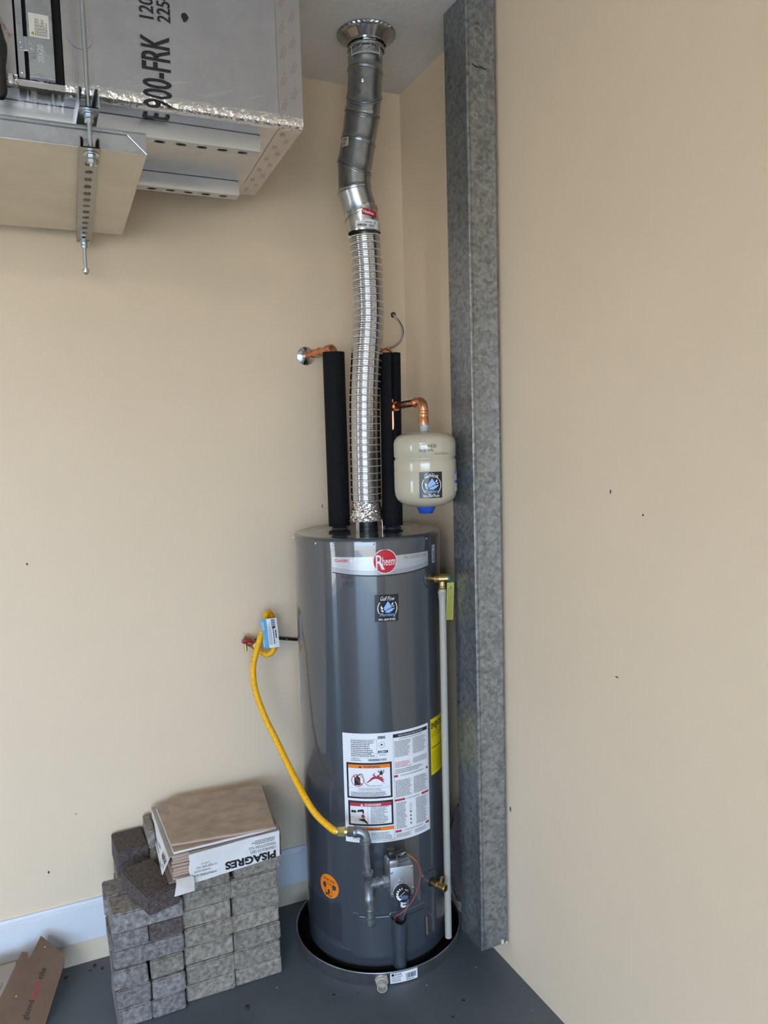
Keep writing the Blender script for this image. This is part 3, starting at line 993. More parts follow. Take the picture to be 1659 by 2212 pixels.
gv = MB()
vbox(gv, -0.036, 0.036, 0.314, 0.406, -0.075, 0.0, 0.004)
gv.lathe([(0.0285, -0.004), (0.0285, 0.006), (0.0265, 0.008)], VP(-0.003, 0.332), vd, n=36)
gv.lathe([(0.008, 0), (0.008, 0.004), (0.006, 0.006), (0, 0.006)], VP(-0.005, 0.362), vd, n=20)
gv.lathe([(0.005, 0), (0.005, 0.003), (0, 0.003)], VP(0.012, 0.358), vd, n=14)
gv.lathe([(0.017, -0.098), (0.017, -0.070)], VP(0, 0.36), vd, n=20)
vbox(gv, -0.036, -0.010, 0.404, 0.425, -0.05, -0.004, 0.004)
gv.lathe([(0.0165, 0), (0.0165, 0.016), (0.013, 0.022)], VP(-0.024, 0.408, -0.03), (0, 0, 1), n=24)
gvo = gv.build('gas_valve', M_VALVE, wh, smooth=35, label='cast grey gas control valve')
for u, v in ((-0.031, 0.392), (0.031, 0.400), (0.032, 0.336), (-0.030, 0.325)):
    MB().lathe([(0.0035, 0), (0.0035, 0.002), (0.002, 0.003), (0, 0.003)], VP(u, v), vd, n=10).build('screw', M_CHROME, gvo)
kb = MB()
kb.lathe([(0.0255, 0.008), (0.0250, 0.018), (0.0235, 0.0195), (0, 0.0198)], VP(-0.003, 0.332), vd, n=40)
for i in range(7):
    a = R(100 + 22 * i)
    pr0 = (math.cos(a), math.sin(a))
    q = (-pr0[1], pr0[0])
    KF = lambda u, v, lift=0.0: VP(-0.003 + u * 1.22, 0.332 + v * 1.22, 0.0200 + lift)
    w = 0.0009 + 0.0004 * i
    kb.poly(KF, [(pr0[0] * .012 + q[0] * w, pr0[1] * .012 + q[1] * w), (pr0[0] * .0175 + q[0] * w, pr0[1] * .0175 + q[1] * w), (pr0[0] * .0175 - q[0] * w, pr0[1] * .0175 - q[1] * w), (pr0[0] * .012 - q[0] * w, pr0[1] * .012 - q[1] * w)], 0.0002, 1)
kb.text(KF, 'HOT', 0.004, 0.010, w=0.009, h=0.0035, lift=0.0003, mi=1, rot=R(-35))
kb.lines(KF, -0.006, -0.014, 0.014, -0.003, 4, 0.0003, 2, fill=0.4, seed=70)
kb.strip(KF, [(-0.012, -0.006), (0.004, 0.006)], [(-0.0115, -0.0068), (0.0045, 0.005)], 0.0003, 1)
kb.build('temperature_knob', [M_BLACK, M_WHITE, M_SKY], gvo, smooth=35, fix=False, label='black temperature dial')
pk = MB()
vbox(pk, -0.036, -0.013, 0.424, 0.447, -0.042, -0.012, 0.005)
pk.lathe([(0.0125, 0), (0.0125, 0.020), (0.0095, 0.024), (0, 0.024)], VP(-0.024, 0.425, -0.028), (0, 0, 1), n=18)
pk.build('pilot_knob', M_BLACK, gvo, smooth=35)
ig = MB()
ig.tube([VP(-0.008, 0.432, -0.02), VP(0.016, 0.438, -0.02)], 0.0095, 14, 0)
ig.tube([VP(-0.006, 0.420, -0.008), VP(0.018, 0.424, -0.008)], 0.0070, 14, 1)
ig.tube([VP(0.018, 0.424, -0.008), VP(0.024, 0.425, -0.008)], 0.0064, 14, 2)
IF = lambda u, v, lift=0.0: VP(u, v, -0.010 + lift)
ig.text(IF, 'PUSH', 0.003, 0.4375, w=0.012, h=0.0035, lift=0.0006, mi=3, rot=R(14))
ig.text(IF, 'START', 0.000, 0.4325, w=0.012, h=0.003, lift=0.0006, mi=3, rot=R(14))
ig.build('igniter', [M_BLACK, M_INKG, M_TEAL, M_WHITE], gvo, smooth=35, fix=False)
MB().tube(spline([(-0.330, -0.590, 0.431), (-0.315, -0.590, 0.419), (-0.298, -0.588, 0.400)], 6), [0.0042 - 0.0002 * i for i in range(13)], 10).build('igniter_boot', M_COPSL, wh)
MB().tube(spline([(-0.299, -0.588, 0.401), (-0.285, -0.586, 0.358), (-0.306, -0.586, 0.294), (-0.341, -0.583, 0.255), (-0.364, -0.566, 0.232), (-0.350, -0.530, 0.186)], 8), 0.0013, 8).build('igniter_wire', M_PINK, wh, label='thin red igniter wire')
pt_ = MB()
pt_.tube([VP(0.011, 0.316, -0.022), VP(0.011, 0.285, -0.03)], 0.0075, 14, 1)
pt_.tube([VP(0.011, 0.287, -0.03), VP(0.011, 0.262, -0.035)], 0.0090, 14, 2)
pt_.tube([VP(0.011, 0.264, -0.035), VP(0.010, 0.196, -0.074), VP(0.009, 0.12, -0.080)], 0.0072, 14, 0)
PFm = lambda u, v, lift=0.0: VP(0.011 + u, v, -0.0225 + lift)
for v in (0.279, 0.271):
    pt_.rect(PFm, -0.006, v, 0.006, v + 0.003, 0.0015, 3)
pt_.tube(spline([VP(0.026, 0.312, -0.02), VP(0.025, 0.25, -0.045), VP(0.021, 0.196, -0.078), VP(0.018, 0.15, -0.084)], 6), 0.0011, 6, 4)
pt_.build('burner_supply_tube', [M_ZINC, M_VALVE, M_WHITE, M_INK, M_WIRE], wh, smooth=35, fix=False)

# drain valve, low on the right
da = R(-67.5)
dd = Vector((math.cos(da), math.sin(da), 0))
dc = Vector((HX, HY, 0.262)) + dd * (HR - 0.002)
es = MB()
es.lathe([(0.038, 0.0), (0.037, 0.004), (0.018, 0.006), (0.015, 0.0065)], dc, dd, n=32)
es.build('drain_escutcheon', M_HEATD, wh)
dv = MB()
dv.lathe([(0.0145, 0.0060), (0.0145, 0.0075)], dc, dd, n=24, mi=1)
dv.lathe([(0.0105, 0.006), (0.0105, 0.022), (0.013, 0.024), (0.013, 0.034), (0.010, 0.036), (0.010, 0.048), (0.0125, 0.050), (0.0125, 0.062), (0.0105, 0.064), (0.008, 0.064), (0.007, 0.052), (0, 0.052)], dc, dd, n=24)
dv.lathe([(0.005, 0), (0.005, 0.018), (0.0065, 0.019), (0.0065, 0.024), (0.002, 0.025)], dc + dd * 0.042 + Vector((0, 0, 0.006)), (0.2, -0.1, 1), n=14)
dv.build('drain_valve', [M_BRASS, M_VOID], wh, smooth=35, label='brass drain valve low on the right')

# relief valve high on the right
ta = R(-58.0)
td = Vector((math.cos(ta), math.sin(ta), 0))
tcn = Vector((HX, HY, 1.226)) + td * (HR - 0.002)
es = MB()
es.lathe([(0.034, 0.0), (0.033, 0.003), (0.018, 0.004)], tcn, td, n=32)
es.build('relief_escutcheon', M_HEATD, wh)
TPX, TPY = -0.139, -0.4915
rv = MB()
vx = Vector((0.92, -0.38, 0)).normalized()
j = Vector((TPX, TPY, 1.224))
rv.lathe([(0.0135, 0.003), (0.0135, 0.006), (0.0105, 0.007), (0.0105, 0.020)], tcn, td, n=20)
rv.lathe([(0.0135, -0.028), (0.0145, -0.024), (0.0125, -0.020), (0.0125, -0.014), (0.0142, -0.012), (0.0142, 0.017), (0.013, 0.018)], j, vx, n=24)
rv.lathe([(0.0125, -0.032), (0.0135, -0.030), (0.0135, -0.024), (0.0118, -0.022), (0.0118, 0.0)], j, (0, 0, 1), n=24)
rvo = rv.build('relief_valve', M_BRASS, wh, smooth=35, label='brass relief valve high on the right')
rc = MB()
rc.lathe([(0.0128, 0.018), (0.0128, 0.024), (0.008, 0.027), (0, 0.027)], j, vx, n=20, mi=0)
rc.build('valve_cap', M_TEAL, rvo)
MB().tube([j + vx * 0.030 + Vector((0, 0, 0.006)), j + vx * 0.028 + Vector((-0.002, -0.006, -0.006)), j + vx * 0.020 + Vector((0, -0.012, -0.030))], [0.003, 0.004, 0.0028], 10).build('test_lever', M_INKG, rvo)

dp = thing('discharge_pipe', (TPX, TPY, 0.055), 'thin white plastic pipe running down the right side of the heater', 'pipe')
MB().tube([(TPX, TPY, 1.19), (TPX - 0.006, TPY - 0.002, 0.058)], 0.0111, 20).build('pipe', M_PVC, dp)
MB().lathe([(0.0125, 1.160), (0.0128, 1.166), (0.0128, 1.176), (0.0142, 1.178), (0.0142, 1.183), (0.0125, 1.185), (0.0118, 1.1935)], (TPX, TPY, 0), n=20).build('adapter', M_PVC, dp)
tg = MB()
to = Vector((TPX + 0.004, TPY - 0.016, 1.130))
tU = Vector((0.93, -0.36, 0)).normalized()
tN = Vector((-0.36, -0.93, 0)).normalized()
TF = lambda u, v, lift=0.0: to + tU * (u + 0.0045 * (v / 0.1)) + Vector((0, 0, 1)) * v + tN * (lift - 0.004 * (v / 0.09 - 0.5) ** 2)
for a in range(6):
    z0, z1 = -0.034 + a * 0.0195, -0.034 + (a + 1) * 0.0195
    tg.rect(TF, 0, z0, 0.0220, z1, 0, 0, nu=1)
    tg.rect(TF, 0.0220, z0, 0, z1, -0.0006, 0, nu=1)
tg.lines(TF, 0.0025, -0.031, 0.0205, 0.066, 40, 0.0004, 1, fill=0.42, seed=80)
tag(tg.build('warning_tag', [M_TAGY, mat('tag_print_olive', (0.13, 0.13, 0.02), 0.5)], smooth=None, fix=False), 'narrow yellow paper tag hanging from the brass relief valve', 'tag')

# clear plastic bag pushed in behind the pipe, against the wall
rg = random.Random(61)
b_ = MB()
rings = []
for i in range(15):
    t = i / 14
    z = 0.105 + 0.33 * t
    wd = 0.078 * math.sin(PI * min(1, 0.18 + 0.62 * (1 - t))) ** 0.6
    ring = []
    for k in range(20):
        a = 2 * PI * k / 20
        ring.append(Vector((-0.001 - wd * (0.5 - 0.5 * math.cos(a)) * (1 + rg.uniform(-.06, .06)), -0.395 + 0.022 * math.sin(a) * (1.2 - t) + rg.uniform(-.004, .004), z + rg.uniform(-.005, .005))))
    rings.append(ring)
b_.loft(rings, caps=True)
pm_ = mat('clear_plastic', (0.40, 0.36, 0.40), 0.12)
pm_.node_tree.nodes['Principled BSDF'].inputs['Transmission Weight'].default_value = 0.85
pm_.node_tree.nodes['Principled BSDF'].inputs['IOR'].default_value = 1.15
tag(b_.build('plastic_bag', pm_, smooth=25), 'crumpled clear plastic bag behind the white pipe, between heater and steel column', 'bag')

# draft hood on top of the heater
VX, VY = -0.2885, -0.266
dh = MB()
dh.lathe([(0.036, 1.3686), (0.036, 1.378), (0.034, 1.379), (0.034, 1.398), (0.030, 1.398), (0.030, 1.372)], (VX, VY, 0), n=40, mi=0)
dh.build('flue_collar', M_BLACK, wh, smooth=35)
for az in (-150, -32, 80):
    hd = MB()
    a = R(az)
    p = Vector((VX + 0.050 * math.cos(a), VY + 0.050 * math.sin(a), 0))
    t = Vector((-math.sin(a), math.cos(a), 0))
    n_ = Vector((math.cos(a), math.sin(a), 0))
    hd.prism([p + t * 0.0065 + Vector((0, 0, 1.3685)), p - t * 0.0065 + Vector((0, 0, 1.3685)), p - t * 0.0065 + Vector((0, 0, 1.405)), p + t * 0.0065 + Vector((0, 0, 1.405))], n_ * 0.0012)
    hd.build('draft_hood_leg', M_STRUT, wh)
for (x, y) in ((-0.3535, -0.185), (-0.206, -0.285)):
    MB().lathe([(0.030, 1.3682), (0.028, 1.372), (0.019, 1.374), (0.017, 1.378)], (x, y, 0), n=28).build('nipple_collar', M_HEAT, wh)

# ================================================================== flue: foil base, flexible liner, galvanized elbows, ceiling collar
fl = thing('flexible_flue_liner', (VX, VY, 1.40), 'bright corrugated aluminium flue liner rising from the heater top', 'flue liner')
rg = random.Random(5)
fb = MB()
rings = []
NF = 44
for i in range(17):
    t = i / 16
    z = 1.397 + 0.069 * t
    r = 0.0435 + 0.0155 * (1 - t) ** 1.6
    ring = []
    for k in range(NF):
        a = 2 * PI * (k + 0.5 * (i % 2)) / NF
        rr = r + rg.uniform(-0.0030, 0.0024) * (1 - 0.6 * t)
        ring.append(Vector((VX + rr * math.cos(a), VY + rr * math.sin(a), z + (rg.uniform(-0.0015, 0.0015) if 0 < i < 16 else 0))))
    rings.append(ring)
fb.loft(rings)
fb.build('foil_tape_base', M_FOIL, fl, smooth=None, label='crumpled foil tape around the base')

path_px = [(-0.2885, -0.266, 1.462), (-0.2895, -0.267, 1.50), (-0.2895, -0.270, 1.57), (-0.2895, -0.271, 1.657), (-0.2865, -0.273, 1.79), (-0.2795, -0.275, 1.90), (-0.2705, -0.277, 2.0), (-0.2665, -0.278, 2.06), (-0.2685, -0.281, 2.167), (-0.2725, -0.284, 2.24), (-0.2765, -0.286, 2.292)]
P = spline(path_px, 40)
# resample along length
acc = [0.0]
for i in range(1, len(P)):
    acc.append(acc[-1] + (P[i] - P[i - 1]).length)
Ltot = acc[-1]
step = 0.0014
pts, rad = [], []
n = int(Ltot / step)
jx = 0
for i in range(n + 1):
    s_ = Ltot * i / n
    while jx < len(acc) - 2 and acc[jx + 1] < s_:
        jx += 1
    t = (s_ - acc[jx]) / max(1e-9, acc[jx + 1] - acc[jx])
    pts.append(P[jx].lerp(P[jx + 1], t))
    rr = 0.0486 + (0.0005, 0.0002, -0.0003, 0.0002)[i % 4]
    if i % 16 == 0:
        rr += 0.0010
    elif i % 16 in (1, 15):
        rr -= 0.0006
    rad.append(rr)
b_ = MB()
b_.tube(pts, rad, 48, caps=False)
for i in range(len(pts) - 1):
    if i % 16 in (15, 0):
        for k in range(i * 48, i * 48 + 48):
            b_.mi[k] = 1
b_.build('corrugated_tube', [M_FLEX, M_CRIMP], fl, smooth=70)

fp = thing('flue_pipe', (-0.285, -0.29, 2.30), 'dull galvanized flue pipe with angled elbows between liner and ceiling', 'flue pipe')


def oring(c, r, a, b, n=48):
    """horizontal circle sheared to a tilted plane; a: rise to camera right, b: rise away from camera."""
    ar, av = Vector((0.909, -0.416)), Vector((0.414, 0.910))
    out = []
    for k in range(n):
        t = 2 * PI * k / n
        x, y = r * math.cos(t), r * math.sin(t)
        h = a * (x * ar.x + y * ar.y) + b * (x * av.x + y * av.y)
        out.append(Vector((c[0] + x, c[1] + y, c[2] + h)))
    return out


seams = [  # centre, radius, right tilt, away tilt
    ((-0.2770, -0.2865, 2.288), 0.0480, -0.02, 0.0),
    ((-0.2855, -0.2885, 2.352), 0.0490, 0.30, -0.12),
    ((-0.3080, -0.2930, 2.425), 0.0500, 0.20, 0.05),
    ((-0.3075, -0.2945, 2.492), 0.0505, -0.40, 0.40),
    ((-0.2930, -0.2990, 2.568), 0.0510, -0.24, 0.15),
    ((-0.2795, -0.3040, 2.652), 0.0525, -0.24, 0.45),
    ((-0.2730, -0.3080, 2.700), 0.0525, -0.04, 0.78),
    ((-0.2690, -0.3110, 2.772), 0.0525, -0.14, 0.05),
    ((-0.2690, -0.3220, 2.845), 0.0520, 0.0, 0.0),
    ((-0.2700, -0.3280, 2.874), 0.0520, 0.0, 0.0)]
for i in range(1, len(seams) - 1):
    c0, r0, a0, b0 = seams[i]
    c1, r1, a1, b1 = seams[i + 1]
    if i == len(seams) - 2:
        r0, r1 = 0.0545, 0.0545
        c0 = Vector(c0) + Vector((0, 0, -0.015))
    up = lambda c, d: (c[0], c[1], c[2] + d)
    rr = [oring(up(c0, -0.0050), r0 - 0.0010, a0, b0), oring(up(c0, -0.0035), r0 + 0.0026, a0, b0), oring(up(c0, 0.0000), r0 + 0.0032, a0, b0), oring(up(c0, 0.0030), r0 - 0.0002, a0, b0),
          oring(up(c0, 0.0055), r0 + 0.0018, a0, b0), oring(up(c0, 0.0085), r0, a0, b0)]
    for t in (0.3, 0.5, 0.7):
        c = Vector(c0).lerp(Vector(c1), t)
        rr.append(oring(c, r0 + (r1 - r0) * t, a0 + (a1 - a0) * t, b0 + (b1 - b0) * t))
    rr.append(oring(up(c1, -0.003), r1, a1, b1))
    b_ = MB()
    b_.loft(rr)
    b_.build('pipe_section', M_GALV, fp, smooth=50)
# dimple / screw head
cam_dir = Vector((-0.414, -0.910, 0))
MB().lathe([(0.0095, -0.003), (0.0085, 0.0005), (0.004, 0.0025), (0.0035, 0.005), (0, 0.006)], Vector((-0.2715, -0.3100, 2.728)) + cam_dir * 0.0515 + Vector((-0.006, 0, 0)), cam_dir, n=18).build('dimple', M_GALV, fp)
# foil tape and liner label, on the joint between elbow and liner
ft_ = MB()
rg = random.Random(9)
rings = []
c0, c1 = Vector((-0.2770, -0.2865, 2.300)), Vector((-0.2875, -0.2890, 2.366))
for i in range(9):
    t = i / 8
    c = c0.lerp(c1, t)
    ring = oring(c, 0.0512 - 0.0008 * t, 0.28 * t, -0.1 * t)
    rings.append([p + Vector((rg.uniform(-1, 1), rg.uniform(-1, 1), rg.uniform(-1, 1))) * (0.0008 if i < 8 else 0.002) for p in ring])
ft_.loft(rings)
ft_.build('foil_tape', M_TAPE, fl, smooth=40, label='shiny foil tape at the upper joint')
CAZ = math.degrees(math.atan2(-0.910, -0.414))
F = cylF(-0.2850, -0.2885, 0.0522, R(CAZ + 2), 2.347, R(-9))
lb = MB()
lb.rect(F, 0.0, -0.003, 0.052, 0.014, 0.0006, 0, nu=8)
lb.text(F, 'Nashua', 0.003, 0.001, w=0.036, h=0.0085, lift=0.0012, mi=1, bold=0.02)
lb.build('red_tape_print', [M_RED, M_WHITE], fl, smooth=None, fix=False)
F = cylF(-0.2785, -0.2868, 0.0522, R(CAZ - 28), 2.306, R(-4))
lb = MB()
lb.rect(F, 0.0, 0.0, 0.078, 0.027, 0.0008, 0, nu=12)
lb.bars(F, 0.006, 0.004, 0.036, 0.011, 0.0012, 1, seed=90)
lb.lines(F, 0.030, 0.014, 0.052, 0.0185, 1, 0.0012, 1, seed=91)
lb.lines(F, 0.042, 0.003, 0.064, 0.011, 2, 0.0012, 1, seed=92)
lb.disc(F, 0.062, 0.018, 0.004, 0.0012, 1, 16, r2=0.0028)
lb.build('liner_label', [M_WHITE, M_INK], fl, smooth=None, fix=False)
F = cylF(-0.2990, -0.2970, 0.0512, R(CAZ - 58), 2.545, R(-6))
lb = MB()
lb.rect(F, 0, 0, 0.027, 0.026, 0.0006, 0, nu=6)
lb.bars(F, 0.006, 0.014, 0.022, 0.024, 0.0010, 1, seed=93)
lb.lines(F, 0.003, 0.003, 0.024, 0.012, 2, 0.0010, 1, seed=94)
lb.build('pipe_label', [mat('aged_label', (0.62, 0.52, 0.44), 0.6), M_INK], fp, smooth=None, fix=False)
F = cylF(-0.2690, -0.3215, 0.0557, R(CAZ - 52), 2.800)
lb = MB()
lb.rect(F, 0, 0, 0.098, 0.004, 0.0005, 0)
lb.rect(F, 0, 0.028, 0.098, 0.033, 0.0005, 0)
lb.rect(F, 0, 0, 0.004, 0.033, 0.0005, 0)
lb.rect(F, 0.094, -0.006, 0.098, 0.028, 0.0005, 0)
rg = random.Random(4)
for i in range(90):
    u, v = rg.uniform(0.004, 0.092), rg.uniform(0.004, 0.030)
    w, h = rg.uniform(0.0010, 0.007), rg.uniform(0.0006, 0.0020)
    lb.poly(F, [(u, v), (u + w, v + h * .4), (u + w * .8, v + h), (u + w * .2, v + h * .9)], 0.0006, 0)
lb.build('label_residue', mat('paper_residue', (0.52, 0.51, 0.49), 0.8), fp, smooth=None, fix=False, label='torn white label residue')
F = cylF(-0.2680, -0.3125, 0.0525, R(CAZ - 84), 2.785)
lb = MB()
lb.rect(F, 0, 0, 0.012, 0.030, 0.0006, 0, nu=3)
lb.bars(F, 0.002, 0.014, 0.010, 0.027, 0.0010, 1, seed=95, vert=False, n=9)
lb.build('pipe_label', [mat('aged_label_grey', (0.50, 0.44, 0.38), 0.6), M_INK], fp, smooth=None, fix=False)

cl = thing('ceiling_collar', (-0.2705, -0.3300, H), 'crimped galvanized collar where the flue meets the ceiling', 'collar')
NC = 144


def cring(r, z, amp, cnt=36, ph=0):
    return [Vector((-0.2705 + (r + amp * math.cos(cnt * 2 * PI * k / NC + ph)) * math.cos(2 * PI * k / NC), -0.3300 + (r + amp * math.cos(cnt * 2 * PI * k / NC + ph)) * math.sin(2 * PI * k / NC),
                    z + 0.35 * amp * math.cos(cnt * 2 * PI * k / NC + ph))) for k in range(NC)]


cb = MB()
cb.loft([cring(0.058, 2.838, 0.0), cring(0.059, 2.843, 0.0006, 12), cring(0.068, 2.852, 0.0018, 12), cring(0.077, 2.861, 0.0016, 12), cring(0.0805, 2.8645, 0.001, 36), cring(0.0865, 2.866, 0.0016, 36), cring(0.0885, 2.870, 0.0016, 36), cring(0.086, 2.8745, 0.0010, 36)])
cb.build('crimped_ring', M_GALV, cl, smooth=28)
CF = cylF(-0.2705, -0.3300, 0.068, R(CAZ - 44), 2.852)
cs = MB()
rr0 = [(0.0610, 2.8450), (0.0785, 2.8625)]
for a0, a1 in ((R(CAZ - 46), R(CAZ - 20)),):
    q = [Vector((-0.2705 + (r + 0.001) * math.cos(a), -0.3300 + (r + 0.001) * math.sin(a), z - 0.0012)) for r, z in rr0 for a in (a0, (a0 + a1) / 2, a1)]
    cs.add(q, [(0, 1, 4, 3), (1, 2, 5, 4)])
cs.build('collar_label', mat('brown_label', (0.36, 0.27, 0.20), 0.6), cl, smooth=None, fix=False)

# ================================================================== insulated water pipes
hp = thing('hot_water_pipe', (-0.3535, -0.185, 1.378), 'thick black foam insulated water pipe left of the flue liner', 'water pipe')


def foam(b, p0, p1, r, slit=None):
    n = 36
    p0, p1 = Vector(p0), Vector(p1)
    rings = []
    for i in range(13):
        t = i / 12
        c = p0.lerp(p1, t)
        ring = []
        for k in range(n):
            a = 2 * PI * k / n
            rr = r
            if slit and abs(((math.degrees(a) - slit[0] + 180) % 360) - 180) < 8 and t > slit[1]:
                rr = r * 0.55
            ring.append(c + Vector((rr * math.cos(a), rr * math.sin(a), 0)))
        rings.append(ring)
    b.loft(rings, caps=True)


b_ = MB()
foam(b_, (-0.3535, -0.185, 1.377), (-0.3545, -0.185, 1.943), 0.0355)
b_.build('foam_sleeve', M_FOAM, hp, smooth=40)
e0 = Vector((-0.3545, -0.185, 1.925))
b_ = MB()
hd_ = Vector((-0.387 + 0.3545, 0.185, 0)).normalized()
b_.tube([e0, e0 + Vector((0, 0, 0.012))] + arc(e0 + Vector((0, 0, 0.012)) + hd_ * 0.02, PI, PI / 2, 0.02, hd_, (0, 0, 1), 8), 0.0145, 18)
b_.build('copper_elbow', M_COPPER, hp, smooth=45)
pz = e0 + Vector((0, 0, 0.032)) + hd_ * 0.02
pw = Vector((-0.387, -0.002, 1.9515))
b_ = MB()
b_.tube([pz, pw], 0.0112, 18)
for t in (0.12, 0.42, 0.55, 0.70):
    q = pz.lerp(pw, t)
    dq = (pw - pz).normalized()
    b_.lathe([(0.0115, -0.004), (0.0138, -0.003), (0.0138, 0.003), (0.0115, 0.004)], q, dq, n=20)
b_.lathe([(0.0128, 0.062), (0.0134, 0.064), (0.0134, 0.092), (0.0128, 0.094)], pz, (pw - pz).normalized(), n=20)
b_.build('copper_pipe', M_COPPER, hp, smooth=45)
b_ = MB()
b_.lathe([(0.032, 0.0), (0.031, 0.004), (0.022, 0.009), (0.013, 0.012), (0.0118, 0.014)], (pw.x, -0.0005, pw.z), (0, -1, 0), n=36)
b_.build('escutcheon', M_CHROME, hp, smooth=45, label='round chrome wall plate')
b_ = MB()
b_.lathe([(0.0155, 1.3745), (0.0155, 1.3785)], (-0.3535, -0.185, 0), n=18)
b_.build('pipe_nipple', M_CHROME, hp)

cp = thing('cold_water_pipe', (-0.206, -0.285, 1.378), 'black foam insulated water pipe with an open slit, right of the flue liner', 'water pipe')
b_ = MB()
foam(b_, (-0.2060, -0.285, 1.377), (-0.1985, -0.285, 1.932), 0.0335, slit=(-98, 0.52))
b_.build('foam_sleeve', M_FOAM, cp, smooth=40)
b_ = MB()
b_.tube([(-0.2015, -0.2985, 1.690), (-0.2015, -0.2985, 1.757)], 0.0128, 18)
b_.lathe([(0.0138, 1.735), (0.0150, 1.738), (0.0150, 1.782), (0.0138, 1.785)], (-0.2015, -0.295, 0), n=20)
b_.lathe([(0.0136, 1.684), (0.0146, 1.687), (0.0146, 1.700), (0.0136, 1.703)], (-0.2015, -0.295, 0), n=20)
b_.lathe([(0.0146, 0), (0.0152, 0.003), (0.0152, 0.026), (0.0140, 0.030)], (-0.2015, -0.299, 1.76), (0, -1, 0), n=20)
b_.build('copper_tee', M_COPPER, cp, smooth=45)
b_ = MB()
b_.tube([(-0.2, -0.285, 1.90), (-0.2, -0.285, 1.925)] + arc((-0.212, -0.285, 1.925), 0, PI, 0.012, (1, 0, 0), (0, 0, 1), 8), 0.0128, 18)
b_.build('copper_elbow', M_COPPER, cp, smooth=45)
b_ = MB()
b_.tube([(-0.2012, -0.30, 1.7605), (-0.2000, -0.490, 1.7655)], 0.0112, 18)
b_.lathe([(0.0135, -0.470 + 0.0), (0.0145, -0.468), (0.0145, -0.460), (0.0132, -0.458)], (-0.2003, 0, 1.7648), (0, 1, 0), n=20)
b_.tube(arc((-0.2000, -0.488, 1.7435), PI / 2, PI, 0.022, (0, 1, 0), (0, 0, 1), 9) + [Vector((-0.2000, -0.510, 1.737))], 0.0138, 20)
b_.lathe([(0.0125, 1.694), (0.0148, 1.696), (0.0148, 1.715), (0.0138, 1.717), (0.0138, 1.729), (0.0150, 1.731), (0.0150, 1.737), (0.0138, 1.739)], (-0.2000, -0.510, 0), n=24)
b_.build('copper_branch', M_COPPER, cp, smooth=45, label='copper branch over to the expansion tank')
b_ = MB()
b_.lathe([(0.0155, 1.3745), (0.0155, 1.3785)], (-0.206, -0.285, 0), n=18)
b_.build('pipe_nipple', M_CHROME, cp)

TX, TY, TR = -0.2000, -0.5130, 0.0935
et = thing('expansion_tank', (TX, TY, 1.452), 'small almond beige expansion tank hanging right of the black pipes', 'expansion tank')
b_ = MB()
prof = [(0.0, 1.452), (0.030, 1.452), (0.055, 1.456), (0.075, 1.465), (0.0860, 1.476), (0.0915, 1.489), (TR, 1.505), (TR, 1.560), (TR - 0.0006, 1.5615), (TR - 0.0006, 1.563), (TR - 0.0003, 1.5645), (TR - 0.0003, 1.588), (TR - 0.001, 1.592), (TR - 0.0045, 1.596), (TR - 0.0045, 1.599), (TR - 0.0010, 1.603), (TR - 0.0006, 1.640), (0.0905, 1.652), (0.0830, 1.6625), (0.070, 1.669), (0.045, 1.6735), (0.016, 1.676), (0.0125, 1.678), (0.0, 1.678)]
b_.lathe(prof, (TX, TY, 0), n=72)
b_.build('tank_body', M_TANK, et, smooth=50)
b_ = MB()
b_.lathe([(0.0130, 1.676), (0.0130, 1.689), (0.0120, 1.690), (0.0120, 1.696)], (TX, TY, 0), n=24, mi=0)
b_.lathe([(0.0133, 1.6885), (0.0133, 1.6945)], (TX, TY, 0), n=24, mi=1)
b_.build('tank_neck', [M_PVC, M_SKY], et, smooth=40)
b_ = MB()
b_.lathe([(0.0, 1.432), (0.019, 1.432), (0.021, 1.434), (0.028, 1.450), (0.028, 1.4545), (0.0, 1.4545)], (TX, TY, 0), n=36)
b_.build('bottom_cap', M_BLUE, et, smooth=30, label='blue plastic cap under the tank')
tb = math.degrees(math.atan2(-0.910, -0.414))
plumber_sticker(cylF(TX, TY, TR, R(tb + 6.5), 1.5215, R(-0.5)), et, 0.93)
F = cylF(TX, TY, TR, R(tb + 62), 1.500)
lb = MB()
lb.rect(F, 0, 0, 0.05, 0.058, 0.0006, 0, nu=8)
lb.rect(F, 0.001, 0.049, 0.049, 0.057, 0.0010, 1, nu=8)
lb.rect(F, 0.001, 0.022, 0.049, 0.031, 0.0010, 1, nu=8)
lb.lines(F, 0.003, 0.033, 0.046, 0.047, 4, 0.0010, 2, seed=100, fill=.35)
lb.lines(F, 0.003, 0.003, 0.046, 0.020, 6, 0.0010, 2, seed=101, fill=.35)
lb.lines(F, 0.003, 0.051, 0.046, 0.055, 1, 0.0014, 0, seed=102, fill=.6)
lb.build('maker_label', [M_WHITE, M_BLUE, M_INKG], et, smooth=None, fix=False)
F = cylF(TX, TY, TR, R(tb), 1.6)
hw = MB()
hw.text(F, '4/4/26', 0.002, 0.0285, w=0.027, h=0.010, lift=0.0004, shear=0.2)
hw.text(F, 'Set @ 70 Psi', -0.022, 0.0150, w=0.042, h=0.010, lift=0.0004, shear=0.2)
hw.text(F, 'cover 2-3 yrs', 0.022, 0.0070, w=0.045, h=0.0065, lift=0.0004, shear=0.3)
hw.build('handwriting', M_INK, et, smooth=None, fix=False)

